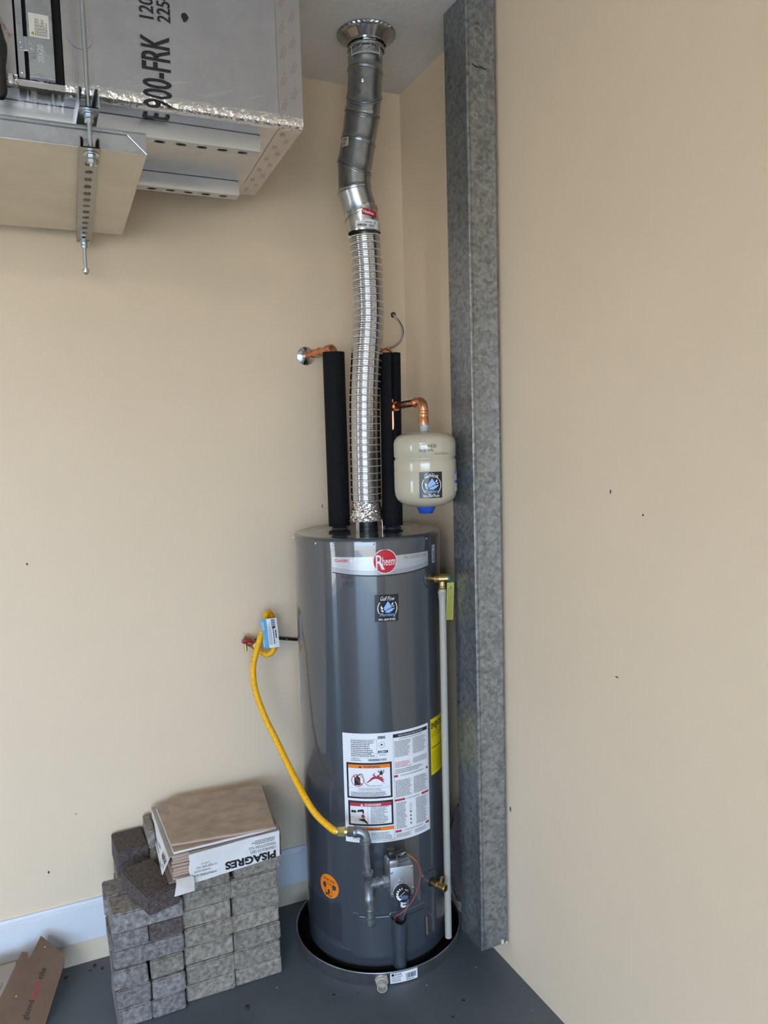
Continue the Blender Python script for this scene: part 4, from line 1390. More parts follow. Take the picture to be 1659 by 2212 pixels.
# ================================================================== wire from a hole in the back wall
b_ = MB()
b_.poly(FW, [(-0.056, 2.098), (-0.058, 2.110), (-0.050, 2.116), (-0.040, 2.115), (-0.037, 2.106), (-0.042, 2.098), (-0.050, 2.095)], 0.0008, 0)
b_.tube(spline([(-0.047, 0.0, 2.106), (-0.044, -0.016, 2.092), (-0.032, -0.026, 2.070), (-0.028, -0.034, 2.040), (-0.040, -0.045, 2.012), (-0.070, -0.060, 1.990), (-0.105, -0.075, 1.976), (-0.16, -0.10, 1.96)], 6), 0.0036, 8, 1)
b_.tube(spline([(-0.046, -0.003, 2.103), (-0.041, -0.020, 2.089), (-0.030, -0.030, 2.066), (-0.0265, -0.036, 2.040), (-0.041, -0.047, 2.008), (-0.071, -0.062, 1.987), (-0.105, -0.077, 1.973), (-0.16, -0.103, 1.957)], 6), 0.0020, 8, 2)
tag(b_.build('wall_wire', [M_HOLE, M_WIRE, M_BLACK], smooth=45, fix=False), 'frayed pale and black wire curving out of a hole in the back wall', 'wire')

# ================================================================== gas supply
gp = thing('gas_pipe', (-0.446, -0.556, 0.22), 'grey iron gas pipe with elbow and tee in front of the heater', 'gas pipe')
GX, GY = -0.4475, -0.5545
he = Vector((-0.490, -0.531, 0.5135))
hu = (he - Vector((GX, GY, 0.5135))).normalized()
b_ = MB()
cor = Vector((GX, GY, 0.5135))
b_.tube([cor + hu * 0.030] + [cor + hu * 0.020 * (1 - math.sin(t)) + Vector((0, 0, -0.020 * (1 - math.cos(t)))) for t in [PI / 2 * i / 8 for i in range(9)]] + [cor + Vector((0, 0, -0.030))], 0.0148, 20)
b_.lathe([(0.0150, -0.036), (0.0172, -0.034), (0.0172, -0.026), (0.0150, -0.024)], cor, (0, 0, 1), n=20)
b_.lathe([(0.0150, 0.022), (0.0170, 0.024), (0.0170, 0.033), (0.0145, 0.034)], cor, hu, n=20)
b_.build('elbow', M_IRON, gp, smooth=45)
b_ = MB()
b_.tube([(GX, GY, 0.48), (GX + 0.004, GY, 0.38)], 0.0108, 18)
b_.build('pipe', M_IRON, gp, smooth=45)
b_ = MB()
tx, ty = GX + 0.005, GY
b_.lathe([(0.0125, 0.300), (0.0158, 0.302), (0.0158, 0.312), (0.0145, 0.314), (0.0145, 0.378), (0.0165, 0.380), (0.0165, 0.390), (0.0128, 0.392)], (tx, ty, 0), n=22)
tp = VP(-0.036, 0.352, -0.03)
td2 = (Vector((tp.x, tp.y, 0.350)) - Vector((tx, ty, 0.350)))
tl = td2.length
td2.normalize()
b_.lathe([(0.0145, 0.0), (0.0145, 0.022), (0.0163, 0.023), (0.0163, 0.031), (0.0120, 0.032)], (tx, ty, 0.350), td2, n=22)
b_.build('tee', M_IRON, gp, smooth=45)
b_ = MB()
b_.lathe([(0.0106, 0.03), (0.0106, tl - 0.010)], (tx, ty, 0.350), td2, n=18)
b_.lathe([(0.0170, tl - 0.016), (0.0170, tl + 0.002)], (tx, ty, 0.350), td2, n=6)
b_.build('nipple', M_VALVE, gp, smooth=35)
b_ = MB()
b_.tube([(tx, ty, 0.302), (tx + 0.003, ty, 0.245)], 0.0115, 18)
b_.lathe([(0.0120, 0.270), (0.0125, 0.271), (0.0125, 0.273), (0.0120, 0.274)], (tx + .002, ty, 0), n=18)
b_.build('drip_leg', M_IRON, gp, smooth=45)
b_ = MB()
b_.lathe([(0.0, 0.219), (0.010, 0.220), (0.0150, 0.225), (0.0158, 0.232), (0.0158, 0.246), (0.0135, 0.2475)], (tx + .003, ty, 0), n=22)
b_.build('end_cap', M_IRON, gp, smooth=45)

gc = thing('gas_connector', (-0.62, -0.08, 0.97), 'bright yellow corrugated gas hose looping from wall valve to gas pipe', 'gas hose')
he2 = cor + hu * 0.034
hend = he2 + hu * 0.050
hose_pts = [(-0.621, -0.062, 0.977), (-0.606, -0.078, 0.958), (-0.588, -0.088, 0.950), (-0.568, -0.090, 0.966), (-0.560, -0.085, 1.005), (-0.560, -0.078, 1.045), (-0.572, -0.078, 1.084), (-0.588, -0.090, 1.086), (-0.606, -0.110, 1.050), (-0.632, -0.130, 0.995), (-0.655, -0.145, 0.930), (-0.657, -0.170, 0.860), (-0.640, -0.215, 0.780), (-0.622, -0.255, 0.725), (-0.600, -0.325, 0.650), (-0.578, -0.410, 0.580), (-0.560, -0.455, 0.545), (hend.x - 0.012, hend.y + 0.010, 0.520), tuple(hend)]
hp_ = spline(hose_pts, 18)
acc = [0.0]
for i in range(1, len(hp_)):
    acc.append(acc[-1] + (hp_[i] - hp_[i - 1]).length)
n = int(acc[-1] / 0.0017)
pts, rad = [], []
jx = 0
for i in range(n + 1):
    s_ = acc[-1] * i / n
    while jx < len(acc) - 2 and acc[jx + 1] < s_:
        jx += 1
    t = (s_ - acc[jx]) / max(1e-9, acc[jx + 1] - acc[jx])
    pts.append(hp_[jx].lerp(hp_[jx + 1], t))
    rad.append((0.0098, 0.0103, 0.0098, 0.0093)[i % 4])
MB().tube(pts, rad, 16).build('hose', M_YELLOW, gc, smooth=60)
b_ = MB()
b_.lathe([(0.0105, 0.046), (0.0118, 0.047), (0.0118, 0.050), (0.0105, 0.052)], he2, hu, n=20, mi=0)
b_.lathe([(0.0140, 0.026), (0.0148, 0.028), (0.0148, 0.044), (0.0140, 0.046)], he2, hu, n=6, mi=0)
b_.lathe([(0.0118, 0.018), (0.0118, 0.026)], he2, hu, n=20, mi=0)
b_.build('flare_nut', M_NUT, gc, smooth=30, label='pale brass flare nut')
b_ = MB()
b_.lathe([(0.0150, -0.004), (0.0156, -0.002), (0.0156, 0.016), (0.0145, 0.018)], he2, hu, n=6, mi=0)
b_.build('adapter_nut', mat('tarnished_steel', (0.34, 0.30, 0.27), 0.35, 0.9), gc, smooth=30)
v0 = Vector(hose_pts[0])
vdn = (Vector(hose_pts[0]) - Vector(hose_pts[1])).normalized()
b_ = MB()
b_.lathe([(0.0135, -0.006), (0.0140, -0.004), (0.0140, 0.008), (0.0125, 0.010)], v0, vdn, n=6)
b_.lathe([(0.0118, -0.012), (0.0118, -0.006)], v0, vdn, n=18)
b_.build('flare_nut', M_BRASS, gc, smooth=30)

# printed card wrapped round the hose loop
tgm = MB()
tcn_ = Vector((-0.5890, -0.1300, 1.0335))
tu = Vector((0.94, -0.20, -0.0)).normalized()
tv = Vector((-0.09, -0.05, 1)).normalized()
tn = tu.cross(tv).normalized() * 1
if tn.y > 0:
    tn = -tn
TF = lambda u, v, lift=0.0: tcn_ + tu * u + tv * v + tn * (lift + 0.006 * (1 - (u / 0.028) ** 2))
tgm.rect(TF, -0.028, -0.050, 0.026, 0.050, 0.0, 0, nu=8)
tgm.rect(TF, 0.026, -0.050, -0.028, 0.050, -0.0008, 0, nu=8)
tgm.rect(TF, -0.028, -0.050, -0.008, 0.050, 0.0005, 1, nu=4)
tgm.lines(lambda u, v, lift=0.0: TF(-0.0265 + v, u, lift), -0.045, 0.0, -0.010, 0.005, 1, 0.0008, 0, fill=.5, seed=110)
tgm.lines(lambda u, v, lift=0.0: TF(-0.0255 + v, u, lift), 0.012, 0.0, 0.046, 0.009, 2, 0.0008, 0, fill=.35, seed=111)
tgm.bars(TF, 0.006, 0.022, 0.019, 0.049, 0.0005, 2, seed=112, vert=False, n=14)
tgm.rect(TF, 0.008, 0.016, 0.018, 0.022, 0.0005, 2)
tgm.lines(lambda u, v, lift=0.0: TF(0.008 + v, u, lift), -0.038, 0.0, 0.016, 0.005, 1, 0.0006, 2, fill=.7, seed=113, ragged=False)
tgm.lines(lambda u, v, lift=0.0: TF(0.015 + v, u, lift), -0.018, 0.0, 0.012, 0.006, 1, 0.0006, 2, fill=.8, seed=114, ragged=False)
tgm.lines(lambda u, v, lift=0.0: TF(-0.006 + v, u, lift), -0.040, 0.0, 0.040, 0.011, 4, 0.0006, 3, fill=.4, seed=115)
tag(tgm.build('hose_tag', [M_WHITE, M_CARDBLUE, M_INK, M_INKG], smooth=None, fix=False), 'white and blue printed card clipped on the yellow hose loop', 'tag')

sv = thing('gas_shutoff_valve', (-0.635, -0.03, 0.985), 'small brass gas shutoff valve with red handle on the back wall', 'gas valve')
b_ = MB()
b_.tube([(-0.632, 0.0, 0.985), (-0.632, -0.040, 0.985)], 0.0105, 16)
b_.lathe([(0.013, -0.030), (0.0150, -0.026), (0.0150, 0.026), (0.013, 0.030)], (-0.632, -0.040, 0.985), (Vector((-0.62, -0.06, 0.977)) - Vector((-0.655, -0.05, 1.0))).normalized(), n=18)
b_.tube([(-0.652, -0.045, 0.985), (-0.652, -0.052, 0.962)], 0.0042, 10)
b_.build('valve_body', M_BRASS, sv, smooth=40)
b_ = MB()
b_.bbox((-0.664, -0.062, 0.990), (-0.634, -0.046, 1.004), 0.003)
b_.bbox((-0.640, -0.060, 0.976), (-0.600, -0.048, 0.990), 0.003)
b_.build('handle', mat('red_handle', (0.30, 0.012, 0.03), 0.4), sv, smooth=40, label='red lever handle')
b_ = MB()
b_.tube([(-0.632, -0.014, 0.984), (-0.55, -0.013, 0.985), (-0.46, -0.0125, 0.967), (-0.40, -0.0125, 0.955)], 0.0052, 12)
b_.lathe([(0.0016, 0), (0.0016, 0.0012), (0, 0.0014)], (-0.500, -0.0178, 0.9755), (0, -1, 0), n=10, mi=1)
tag(b_.build('black_tube', [M_BLACK, M_WHITE], smooth=45, fix=False), 'thin black tube along the back wall, running behind the heater', 'tube')

# ================================================================== air handler duct hung under the ceiling
DY0, DY1, DZ, DXR = -0.685, -0.150, 2.422, -0.607
DXS = -1.150
dt = thing('duct_plenum', (-0.9, -0.42, DZ), 'large box duct of foil faced board at the ceiling, top left', 'duct')
b_ = MB()
rr = 0.010
prof = [(DY0 + rr, DZ), (DY0 + rr * 0.3, DZ + rr * 0.3), (DY0, DZ + rr), (DY0, H - 0.006), (DY1, H - 0.006), (DY1, DZ + rr), (DY1 - rr, DZ)]
b_.loft([[Vector((x + (0.020 * (y - DY0) / (DY1 - DY0) if x > -1 else 0), y, z)) for y, z in prof] for x in (DXS, DXR)], caps=True)
b_.build('board_body', M_FRK, dt, smooth=None)
# crinkled bright edge along the lower front
b_ = MB()
rg = random.Random(21)
rings = []
nx = 150
for i in range(nx + 1):
    x = DXS + (DXR - DXS) * i / nx
    ring = []
    for (y, z) in ((DY0 + 0.022, DZ - 0.0006), (DY0 + 0.014, DZ - 0.001), (DY0 + 0.006, DZ + 0.000), (DY0 + 0.001, DZ + 0.004), (DY0 - 0.001, DZ + 0.010), (DY0 - 0.0014, DZ + 0.018), (DY0 - 0.0008, DZ + 0.026)):
        j_ = 0.0006
        ring.append(Vector((x, y + rg.uniform(-j_, 0), z + rg.uniform(-j_, j_))))
    rings.append(ring)
b_.loft(rings, wrap=False)
b_.build('foil_edge', M_FOIL, dt, smooth=25, label='crinkled shiny foil along the lower edge')
FD = planeF((0, DY0, 0), (1, 0, 0), (0, 0, 1), (0, -1, 0))
FB = planeF((0, 0, DZ), (1, 0, 0), (0, -1, 0), (0, 0, -1))   # underside: v runs toward the front
M_STAMP = mat('tape_stamp', (0.40, 0.27, 0.25), 0.5, 0.5)
M_TAPE2 = mat('printed_tape', (0.56, 0.54, 0.545), 0.30, 0.9, noise=(9, 3), col2=(0.60, 0.58, 0.58), bump=(40, 0.10, 0.002))
b_ = MB()
b_.rect(FD, -0.668, DZ + 0.022, DXR + 0.0005, H - 0.01, 0.0012, 0, nu=1)
b_.poly(FB, [(-0.665, -DY0 - 0.012), (DXR, -DY0 - 0.012), (DXR + 0.018, -DY1 + 0.006), (-0.640, -DY1 + 0.006)], 0.0010, 0)
tp_ = b_.build('seam_tape', M_TAPE2, dt, smooth=None, fix=False, label='printed foil tape along the right edge')
b_ = MB()
rg = random.Random(31)
for i in range(9):
    u = -0.657 + 0.026 * (i % 2)
    v = DZ + 0.035 + 0.030 * i
    b_.text(FD, 'IDEAL SEAL 590', u, v, w=0.030, h=0.006, lift=0.0018, mi=0, rot=R(70))
    b_.lines(lambda a, c, lift=0.0, u=u, v=v: FD(u + 0.006 + a * .342 - c * .94, v + a * .94 + c * .342, lift), 0, 0, 0.026, 0.004, 1, 0.0018, 0, fill=.4, seed=i)
for i in range(11):
    u0 = -0.650 + 0.020 * (i % 2) + 0.0018 * i
    v0 = 0.645 - i * 0.043
    b_.text(FB, 'IDEAL', u0, v0 - 0.015, w=0.013, h=0.020, lift=0.0018, mi=0, rot=R(8))
    b_.lines(FB, u0, v0 - 0.022, u0 + 0.014, v0 - 0.018, 1, 0.0018, 0, fill=.4, seed=i)
b_.build('tape_stamp', M_STAMP, tp_, smooth=None, fix=False, kind='stuff')
b_ = MB()
b_.rect(FD, DXS, DZ + 0.02, -1.090, H - 0.01, 0.0012, 0, nu=1)
b_.rect(FD, DXS + 0.018, DZ + 0.02, DXS + 0.0188, H - 0.01, 0.0018, 1, nu=1)
b_.disc(FD, -1.114, 2.546, 0.0265, 0.0020, 0, 36)
b_.disc(FD, -1.114, 2.546, 0.0270, 0.0022, 1, 36, r2=0.0262)
b_.build('left_tape', [M_TAPE, M_SILVERD], dt, smooth=None, fix=False)
b_ = MB()
b_.text(FD, '900-FRK', -0.921, 2.418, w=0.160, h=0.066, lift=0.0022, mi=0, rot=R(90), bold=0.012)
b_.build('stencil_print', M_INK, dt, smooth=None, fix=False)
b_ = MB()
b_.text(FD, '1200', -0.954, 2.612, w=0.062, h=0.032, lift=0.0014, mi=0, rot=R(90), bold=0.012)
b_.build('stencil_print', M_INK, dt, smooth=None, fix=False)
b_ = MB()
b_.text(FD, '2254', -0.917, 2.610, w=0.062, h=0.030, lift=0.0014, mi=0, rot=R(90), bold=0.012)
b_.build('stencil_print', M_INK, dt, smooth=None, fix=False)
b_ = MB()
b_.text(FB, 'TYPE', -0.922, 0.50, w=0.15, h=0.060, lift=0.0016, mi=0, rot=R(90), bold=0.012)
bl_ = [(-0.884 + r_ * math.cos(a), 2.630 + r_ * math.sin(a)) for a, r_ in [(R(t), q) for t, q in ((0, .0085), (40, .0075), (80, .010), (130, .0105), (175, .009), (215, .0075), (255, .0115), (290, .0085), (325, .007))]]
b_.build('stencil_print', M_INK, dt, smooth=None, fix=False)
b_ = MB()
b_.poly(FD, bl_, 0.0014, 0)
b_.build('ink_blot', M_INK, dt, smooth=None, fix=False)
# scrim threads showing through the facing
b_ = MB()
rg = random.Random(41)
for i in range(26):
    u, v = rg.uniform(-1.07, -0.70), DZ + rg.choice((rg.uniform(0.024, 0.06), rg.uniform(0.024, 0.05), rg.uniform(0.05, 0.22)))
    l_ = rg.uniform(0.006, 0.055) if v < DZ + 0.06 else rg.uniform(0.003, 0.012)
    an = R(rg.choice((14, 16, -28)))
    c_, s2 = math.cos(an), math.sin(an)
    t_ = 0.00035
    q = [(u, v), (u + l_ * c_, v + l_ * s2)]
    b_.poly(FD, [(q[0][0] - s2 * t_, q[0][1] + c_ * t_), (q[0][0] + s2 * t_, q[0][1] - c_ * t_), (q[1][0] + s2 * t_, q[1][1] - c_ * t_), (q[1][0] - s2 * t_, q[1][1] + c_ * t_)][::-1], 0.0010, 0)
b_.build('scrim_thread', M_WHITE, dt, smooth=None, fix=False, kind='stuff')

frk = thing('filter_rack', (-1.20, -0.55, DZ + 0.012), 'galvanized filter rack with hinged door, left end of the duct', 'filter rack')
b_ = MB()
FZ0, FZ1 = 2.440, H - 0.004
b_.box((-1.242, -0.682, FZ0), (-1.152, -0.16, FZ1))
b_.build('rack_body', M_VOID, frk, smooth=None)
b_ = MB()
b_.box((-1.240, -0.694, FZ0), (-1.2275, -0.680, FZ1))
b_.build('frame_strip', M_PANB, frk, smooth=None)
b_ = MB()
b_.bbox((-1.2195, -0.698, FZ0), (-1.1690, -0.680, FZ1), 0.001)
b_.box((-1.2195, -0.6985, FZ0 + 0.0215), (-1.1690, -0.6978, FZ0 + 0.0222))
do = b_.build('filter_door', M_PANB, frk, smooth=None, label='grey filter access door')
FDD = planeF((0, -0.698, 0), (1, 0, 0), (0, 0, 1), (0, -1, 0))
b_ = MB()
b_.text(FDD, '20X20', -1.190, 2.472, w=0.036, h=0.0115, lift=0.0008, rot=R(90))
b_.build('embossed_number', M_WHITE, do, smooth=None, fix=False)
b_ = MB()
b_.rect(FDD, -1.2150, 2.522, -1.1760, 2.570, 0.0008, 0, nu=1)
for i in range(8):
    b_.lines(lambda a, c, lift=0.0, i=i: FDD(-1.2035 + 0.0031 * i + c, a, lift), 2.5255, 0, 2.5255 + (0.035, 0.035, 0.034, 0.026, 0.034, 0.034, 0.020, 0.028)[i], 0.0016, 1, 0.0012, 1, fill=.75, seed=130 + i, ragged=False)
b_.poly(FDD, [(-1.2060, 2.5250), (-1.2060, 2.5330), (-1.2130, 2.5290)], 0.0012, 2)
b_.build('door_label', [mat('cream_label', (0.68, 0.66, 0.62), 0.5), M_INKG, M_TAGY], do, smooth=None, fix=False)
b_ = MB()
b_.bbox((-1.2275, -0.7005, 2.490), (-1.2190, -0.694, 2.520), 0.002)
b_.box((-1.237, -0.6965, 2.492), (-1.2265, -0.694, 2.514))
b_.box((-1.2200, -0.7000, 2.490), (-1.2075, -0.6978, 2.512))
for z in (2.498, 2.508):
    for x in (-1.2325, -1.2125):
        b_.lathe([(0.0026, 0), (0.0026, 0.0012), (0.001, 0.002)], (x, -0.6985, z), (0, -1, 0), n=10)
b_.build('hinge', M_ZINC, frk, smooth=None)
MB().lathe([(0.0026, 0), (0.0026, 0.0012), (0.001, 0.002)], (-1.2335, -0.694, 2.448), (0, -1, 0), n=10).build('screw', M_ZINC, frk)

ah = thing('air_handler_section', (-1.45, -0.42, DZ), 'foil taped duct section at the far left, beside the filter rack', 'duct')
b_ = MB()
b_.loft([[Vector((x, y, z)) for y, z in ((DY0 + rr, DZ), (DY0, DZ + rr), (DY0, H - 0.006), (DY1, H - 0.006), (DY1, DZ))] for x in (-1.75, -1.2445)], caps=True)
b_.build('board_body', M_TAPE, ah, smooth=None)
ah.children[0].data.materials[0] = M_TAPE2
b_ = MB()
b_.text(FD, 'IDEAL SEAL 590', -1.282, 2.565, w=0.055, h=0.007, lift=0.0012, mi=0, rot=R(-62))
b_.text(FD, 'IDEAL SEAL 590', -1.274, 2.560, w=0.045, h=0.004, lift=0.0012, mi=0, rot=R(-62))
b_.rect(FD, -1.2535, 2.525, -1.2445, 2.526, 0.0012, 0)
b_.build('tape_stamp', M_STAMP, ah, smooth=None, fix=False)
b_ = MB()
rings = []
rg = random.Random(51)
for i in range(30):
    x = -1.40 + 0.157 * i / 29
    rings.append([Vector((x, y + rg.uniform(-.002, .0005), z + rg.uniform(-.0015, .0015))) for y, z in ((DY0 + 0.012, DZ - 0.001), (DY0 + 0.004, DZ + 0.001), (DY0 - 0.001, DZ + 0.006), (DY0 - 0.001, DZ + 0.013), (DY0 - 0.0005, DZ + 0.022))])
b_.loft(rings, wrap=False)
b_.build('foil_edge', M_FOIL, ah, smooth=25)
b_ = MB()                                     # taped flap under the filter rack
rings = []
for i in range(40):
    x = -1.2445 + 0.0945 * i / 39
    rings.append([Vector((x, y, z + rg.uniform(-.0006, .0006))) for y, z in ((DY0 + 0.003, FZ0 - 0.001), (DY0 + 0.004, DZ + 0.004), (DY0 + 0.012, DZ - 0.0005), (DY0 + 0.06, DZ - 0.0005), (DY0 + 0.2, DZ), (DY1, DZ))])
b_.loft(rings, wrap=False)
b_.build('bottom_tape', M_TAPE, frk, smooth=30, label='wrinkled foil tape under the filter door')

# slotted channels, struts, rods


def slot_plate(b, u0, u1, v0, v1, slots, P_, mi=0):
    """flat strip between u0..u1 with rectangular-ended slots [(ua, ub)] across v-mid; P_(u, v) -> point."""
    vm0, vm1 = v0 + (v1 - v0) * 0.28, v1 - (v1 - v0) * 0.28
    cur = u0
    b.add([P_(u0, v0), P_(u1, v0), P_(u1, vm0), P_(u0, vm0)], [(0, 1, 2, 3)], mi)
    b.add([P_(u0, vm1), P_(u1, vm1), P_(u1, v1), P_(u0, v1)], [(0, 1, 2, 3)], mi)
    for (a, c) in slots:
        r = min((c - a) * 0.3, (vm1 - vm0) / 2)
        b.add([P_(cur, vm0), P_(a, vm0), P_(a, vm1), P_(cur, vm1)], [(0, 1, 2, 3)], mi)
        for (ua, ub, va, vb) in ((a, a + r, vm0, vm0 + r), (a, a + r, vm1, vm1 - r), (c, c - r, vm0, vm0 + r), (c, c - r, vm1, vm1 - r)):
            mid = (ua + (ub - ua) * 0.29, va + (vb - va) * 0.29)
            b.add([P_(ua, va), P_(ub, va), P_(*mid), P_(ua, vb)], [(0, 1, 2, 3)], mi)
        cur = c
    b.add([P_(cur, vm0), P_(u1, vm0), P_(u1, vm1), P_(cur, vm1)], [(0, 1, 2, 3)], mi)


def channel(name, along, u0, u1, v0, v1, z0, z1, slots, label, parent=None, lip=True, mt=M_STRUT, th=0.0025, shear=0.0):
    """open-topped strut channel; along='x' or 'y'."""
    b = MB()
    Q = (lambda u, v, z: Vector((u, v, z))) if along == 'x' else (lambda u, v, z: Vector((v, u, z)))
    slot_plate(b, u0, u1, v0 + 0.002, v1 - 0.002, slots, lambda u, v: Q(u, v, z0))
    slot_plate(b, u0, u1, v0 + 0.002, v1 - 0.002, slots, lambda u, v: Q(u, v, z0 + th))
    vm0, vm1 = v0 + .002 + (v1 - v0 - .004) * 0.28, v1 - .002 - (v1 - v0 - .004) * 0.28
    for (a, c) in slots:
        for (p, q) in (((a, vm0), (c, vm0)), ((a, vm1), (c, vm1)), ((a, vm0), (a, vm1)), ((c, vm0), (c, vm1))):
            b.add([Q(p[0], p[1], z0), Q(q[0], q[1], z0), Q(q[0], q[1], z0 + th), Q(p[0], p[1], z0 + th)], [(0, 1, 2, 3)])
    for s, v in ((1, v0), (-1, v1)):
        pr_ = [(v + s * 0.002, z0), (v + s * 0.0006, z0 + 0.0006), (v, z0 + 0.002), (v, z1 - 0.001), (v + s * 0.001, z1), (v + s * 0.008, z1), (v + s * 0.009, z1 - 0.001), (v + s * 0.009, z1 - 0.006), (v + s * (0.009 - th * .7), z1 - 0.006), (v + s * (0.009 - th * .7), z1 - th), (v + s * th, z1 - th), (v + s * th, z0 + th), (v + s * 0.002, z0 + th)]
        b.loft([[Q(u, vv, zz) for vv, zz in pr_] for u in (u0, u1)], caps=True)
    if shear:
        b.v = [(x + shear * (y - u0), y, z) for x, y, z in b.v]
    o = b.build(name, mt, parent, smooth=30, fix=False)
    return o


sl = [(-0.755 - 0.0508 * i - 0.028, -0.755 - 0.0508 * i) for i in range(14)][::-1]
sl = [(a + 0.032, c + 0.032) for a, c in sl]
tag(channel('support_channel', 'x', -1.75, -0.697, -0.612, -0.574, 2.3805, 2.4215, sl, ''), 'galvanized slotted channel under the duct, the nearer of two', 'channel', 'slotted channels under the duct')
sl2 = [(a + 0.030, c + 0.030) for a, c in sl]
tag(channel('support_channel', 'x', -1.75, -0.664, -0.265, -0.224, 2.3805, 2.4215, sl2, ''), 'galvanized slotted channel under the duct, the one near the back wall', 'channel', 'slotted channels under the duct')
tag(channel('strut_channel', 'y', -0.832, -0.08, -1.1365, -1.0955, 2.3395, 2.3803, [], ''), 'short galvanized strut across under the two slotted channels', 'strut', 'cross struts under the duct')
sls = [(-0.756 + 0.0508 * i, -0.730 + 0.0508 * i) for i in range(13)]
LS = channel('strut_channel', 'y', -0.838, -0.072, -1.1400, -1.0985, 2.2585, 2.2803, sls, '', shear=0.042, mt=M_STRUTD)
tag(LS, 'slotted galvanized strut under the drip pan, a row of holes along it', 'strut', 'cross struts under the duct')

hpn = thing('overflow_pan', (-1.3, -0.44, 2.281), 'shallow galvanized overflow pan held under the duct', 'overflow pan')
b_ = MB()
PX0, PX1, PY0, PY1, PZ0, PZ1 = -1.75, -0.9985, -0.770, -0.112, 2.2812, 2.3260
th = 0.0012
b_.box((PX0, PY0, PZ0), (PX1, PY1, PZ0 + th))
b_.v = [(x + (0.026 * (y - PY0) if x > -1.1 else 0), y, z) for x, y, z in b_.v]
b_.build('pan_floor', mat('pale_pan_floor', (0.62, 0.585, 0.50), 0.42, 0.75, noise=(8, 4), col2=(0.68, 0.645, 0.56)), hpn, smooth=None)
b_ = MB()
b_.box((PX0, PY0, PZ0 + 0.0002), (PX1, PY0 + th, PZ1))
b_.box((PX1 - th, PY0, PZ0 + 0.0002), (PX1, PY1, PZ1))
b_.box((PX0, PY1 - th, PZ0 + 0.0002), (PX1, PY1, PZ1))
b_.v = [(x + (0.026 * (y - PY0) if x > -1.1 else 0), y, z) for x, y, z in b_.v]
b_.build('pan_side', M_PANB, hpn, smooth=None)
b_ = MB()
b_.tube([(PX0, PY0 - 0.0012, PZ1 - 0.0075), (PX1 - 0.036, PY0 - 0.0012, PZ1 - 0.0075)], 0.0016, 8)
b_.tube([(PX0, PY0 - 0.0004, PZ1), (PX1, PY0 - 0.0004, PZ1), (PX1 + 0.0175, PY1, PZ1)], 0.0016, 8)
b_.tube([(PX0, PY0 - 0.0003, PZ0 + 0.0008), (PX1, PY0 - 0.0003, PZ0 + 0.0008)], 0.0013, 8)
b_.build('rolled_edge', M_STRUT, hpn, smooth=45)
b_ = MB()
b_.prism([(PX1 - 0.038, PY0 - 0.0006, PZ1 - 0.0075), (PX1, PY0 - 0.0006, PZ1 - 0.003), (PX1, PY0 - 0.0006, PZ0 + 0.002)], (0, -0.0016, 0))
b_.tube([(PX1 - 0.038, PY0 - 0.0016, PZ1 - 0.0075), (PX1, PY0 - 0.0016, PZ0 + 0.0016)], 0.0016, 8)
b_.build('corner_fold', M_STRUT, hpn, smooth=30)


def rod(x, y, z0, z1, nuts, label, acorn):
    t = thing('threaded_rod', (x, y, z0), label, 'threaded rod', 'threaded hanger rods')
    b = MB()
    n_ = int((z1 - z0) / 0.0018)
    b.tube([(x, y, z0 + (z1 - z0) * i / n_) for i in range(n_ + 1)], [0.0047 + (0.00035 if i % 2 else -0.00025) for i in range(n_ + 1)], 10)
    b.build('rod', M_ZINC, t, smooth=80)
    for (z, r_) in nuts:
        b = MB()
        b.lathe([(0.0155, -0.0018), (0.0155, 0.0)], (x, y, z), n=24)
        b.build('washer', M_ZINC, t, smooth=30)
        b = MB()
        b.lathe([(0.0085, -0.0105), (0.0092, -0.0095), (0.0092, -0.003), (0.0085, -0.002)], (x, y, z), n=6)
        b.lathe([(0.0085, -0.0195), (0.0092, -0.0185), (0.0092, -0.0125), (0.0085, -0.0115)], (x, y, z), n=6)
        b.build('hex_nut', M_ZINC, t, smooth=20)
    if acorn:
        b = MB()
        b.lathe([(0.0090, 0.004), (0.0090, -0.004), (0.0075, -0.008), (0.004, -0.0115), (0, -0.0125)], (x, y, z0), n=12)
        b.build('acorn_nut', M_ZINC, t, smooth=40)
    return t


rod(-1.1155, -0.806, 2.232, H - 0.001, [(2.3390, 1), (2.2580, 1)], 'threaded rod in front of the foil duct, running up to the ceiling', False)
rod(-1.0875, -0.088, 2.175, 2.40, [(2.2580, 1)], 'threaded rod end below the pan near the back wall', True)
MB_ = MB()
MB_.lathe([(0.006, -0.006), (0.007, 0.0), (0.006, 0.004), (0, 0.006)], (-1.105, -0.765, 2.2555), (0, -0.3, -1), n=14)
tag(MB_.build('end_bolt', mat('copper_bolt', (0.70, 0.52, 0.42), 0.3, 1.0), smooth=40), 'small round copper coloured bolt head under the near strut end', 'bolt')

b_ = MB()
b_.tube(spline([(-1.262, -0.735, 2.40), (-1.262, -0.735, 2.385), (-1.270, -0.735, 2.372)], 4)[::-1] + spline([(-1.262, -0.735, 2.40), (-1.262, -0.735, 2.44), (-1.2585, -0.735, 2.480), (-1.268, -0.735, 2.53), (-1.270, -0.735, 2.565)], 6)[1:], [0.004, 0.009, 0.012, 0.012, 0.012, 0.012, 0.012, 0.012, 0.012] + [0.0125] * 6 + [0.014] * 6 + [0.012] * 6 + [0.009] * 6, 16, 0)
b_.tube(spline([(-1.272, -0.735, 2.555), (-1.264, -0.735, 2.585), (-1.259, -0.735, 2.62), (-1.258, -0.735, H - 0.002)], 8), 0.0035, 10, 0)
b_.v = [(x - 0.015, y, z) for x, y, z in b_.v]
tag(b_.build('insulated_line', M_BLACK, smooth=50, fix=False), 'black insulated line and cable hanging at the far left edge by the duct', 'cable')

# ================================================================== pavers
paver_meshes = {}


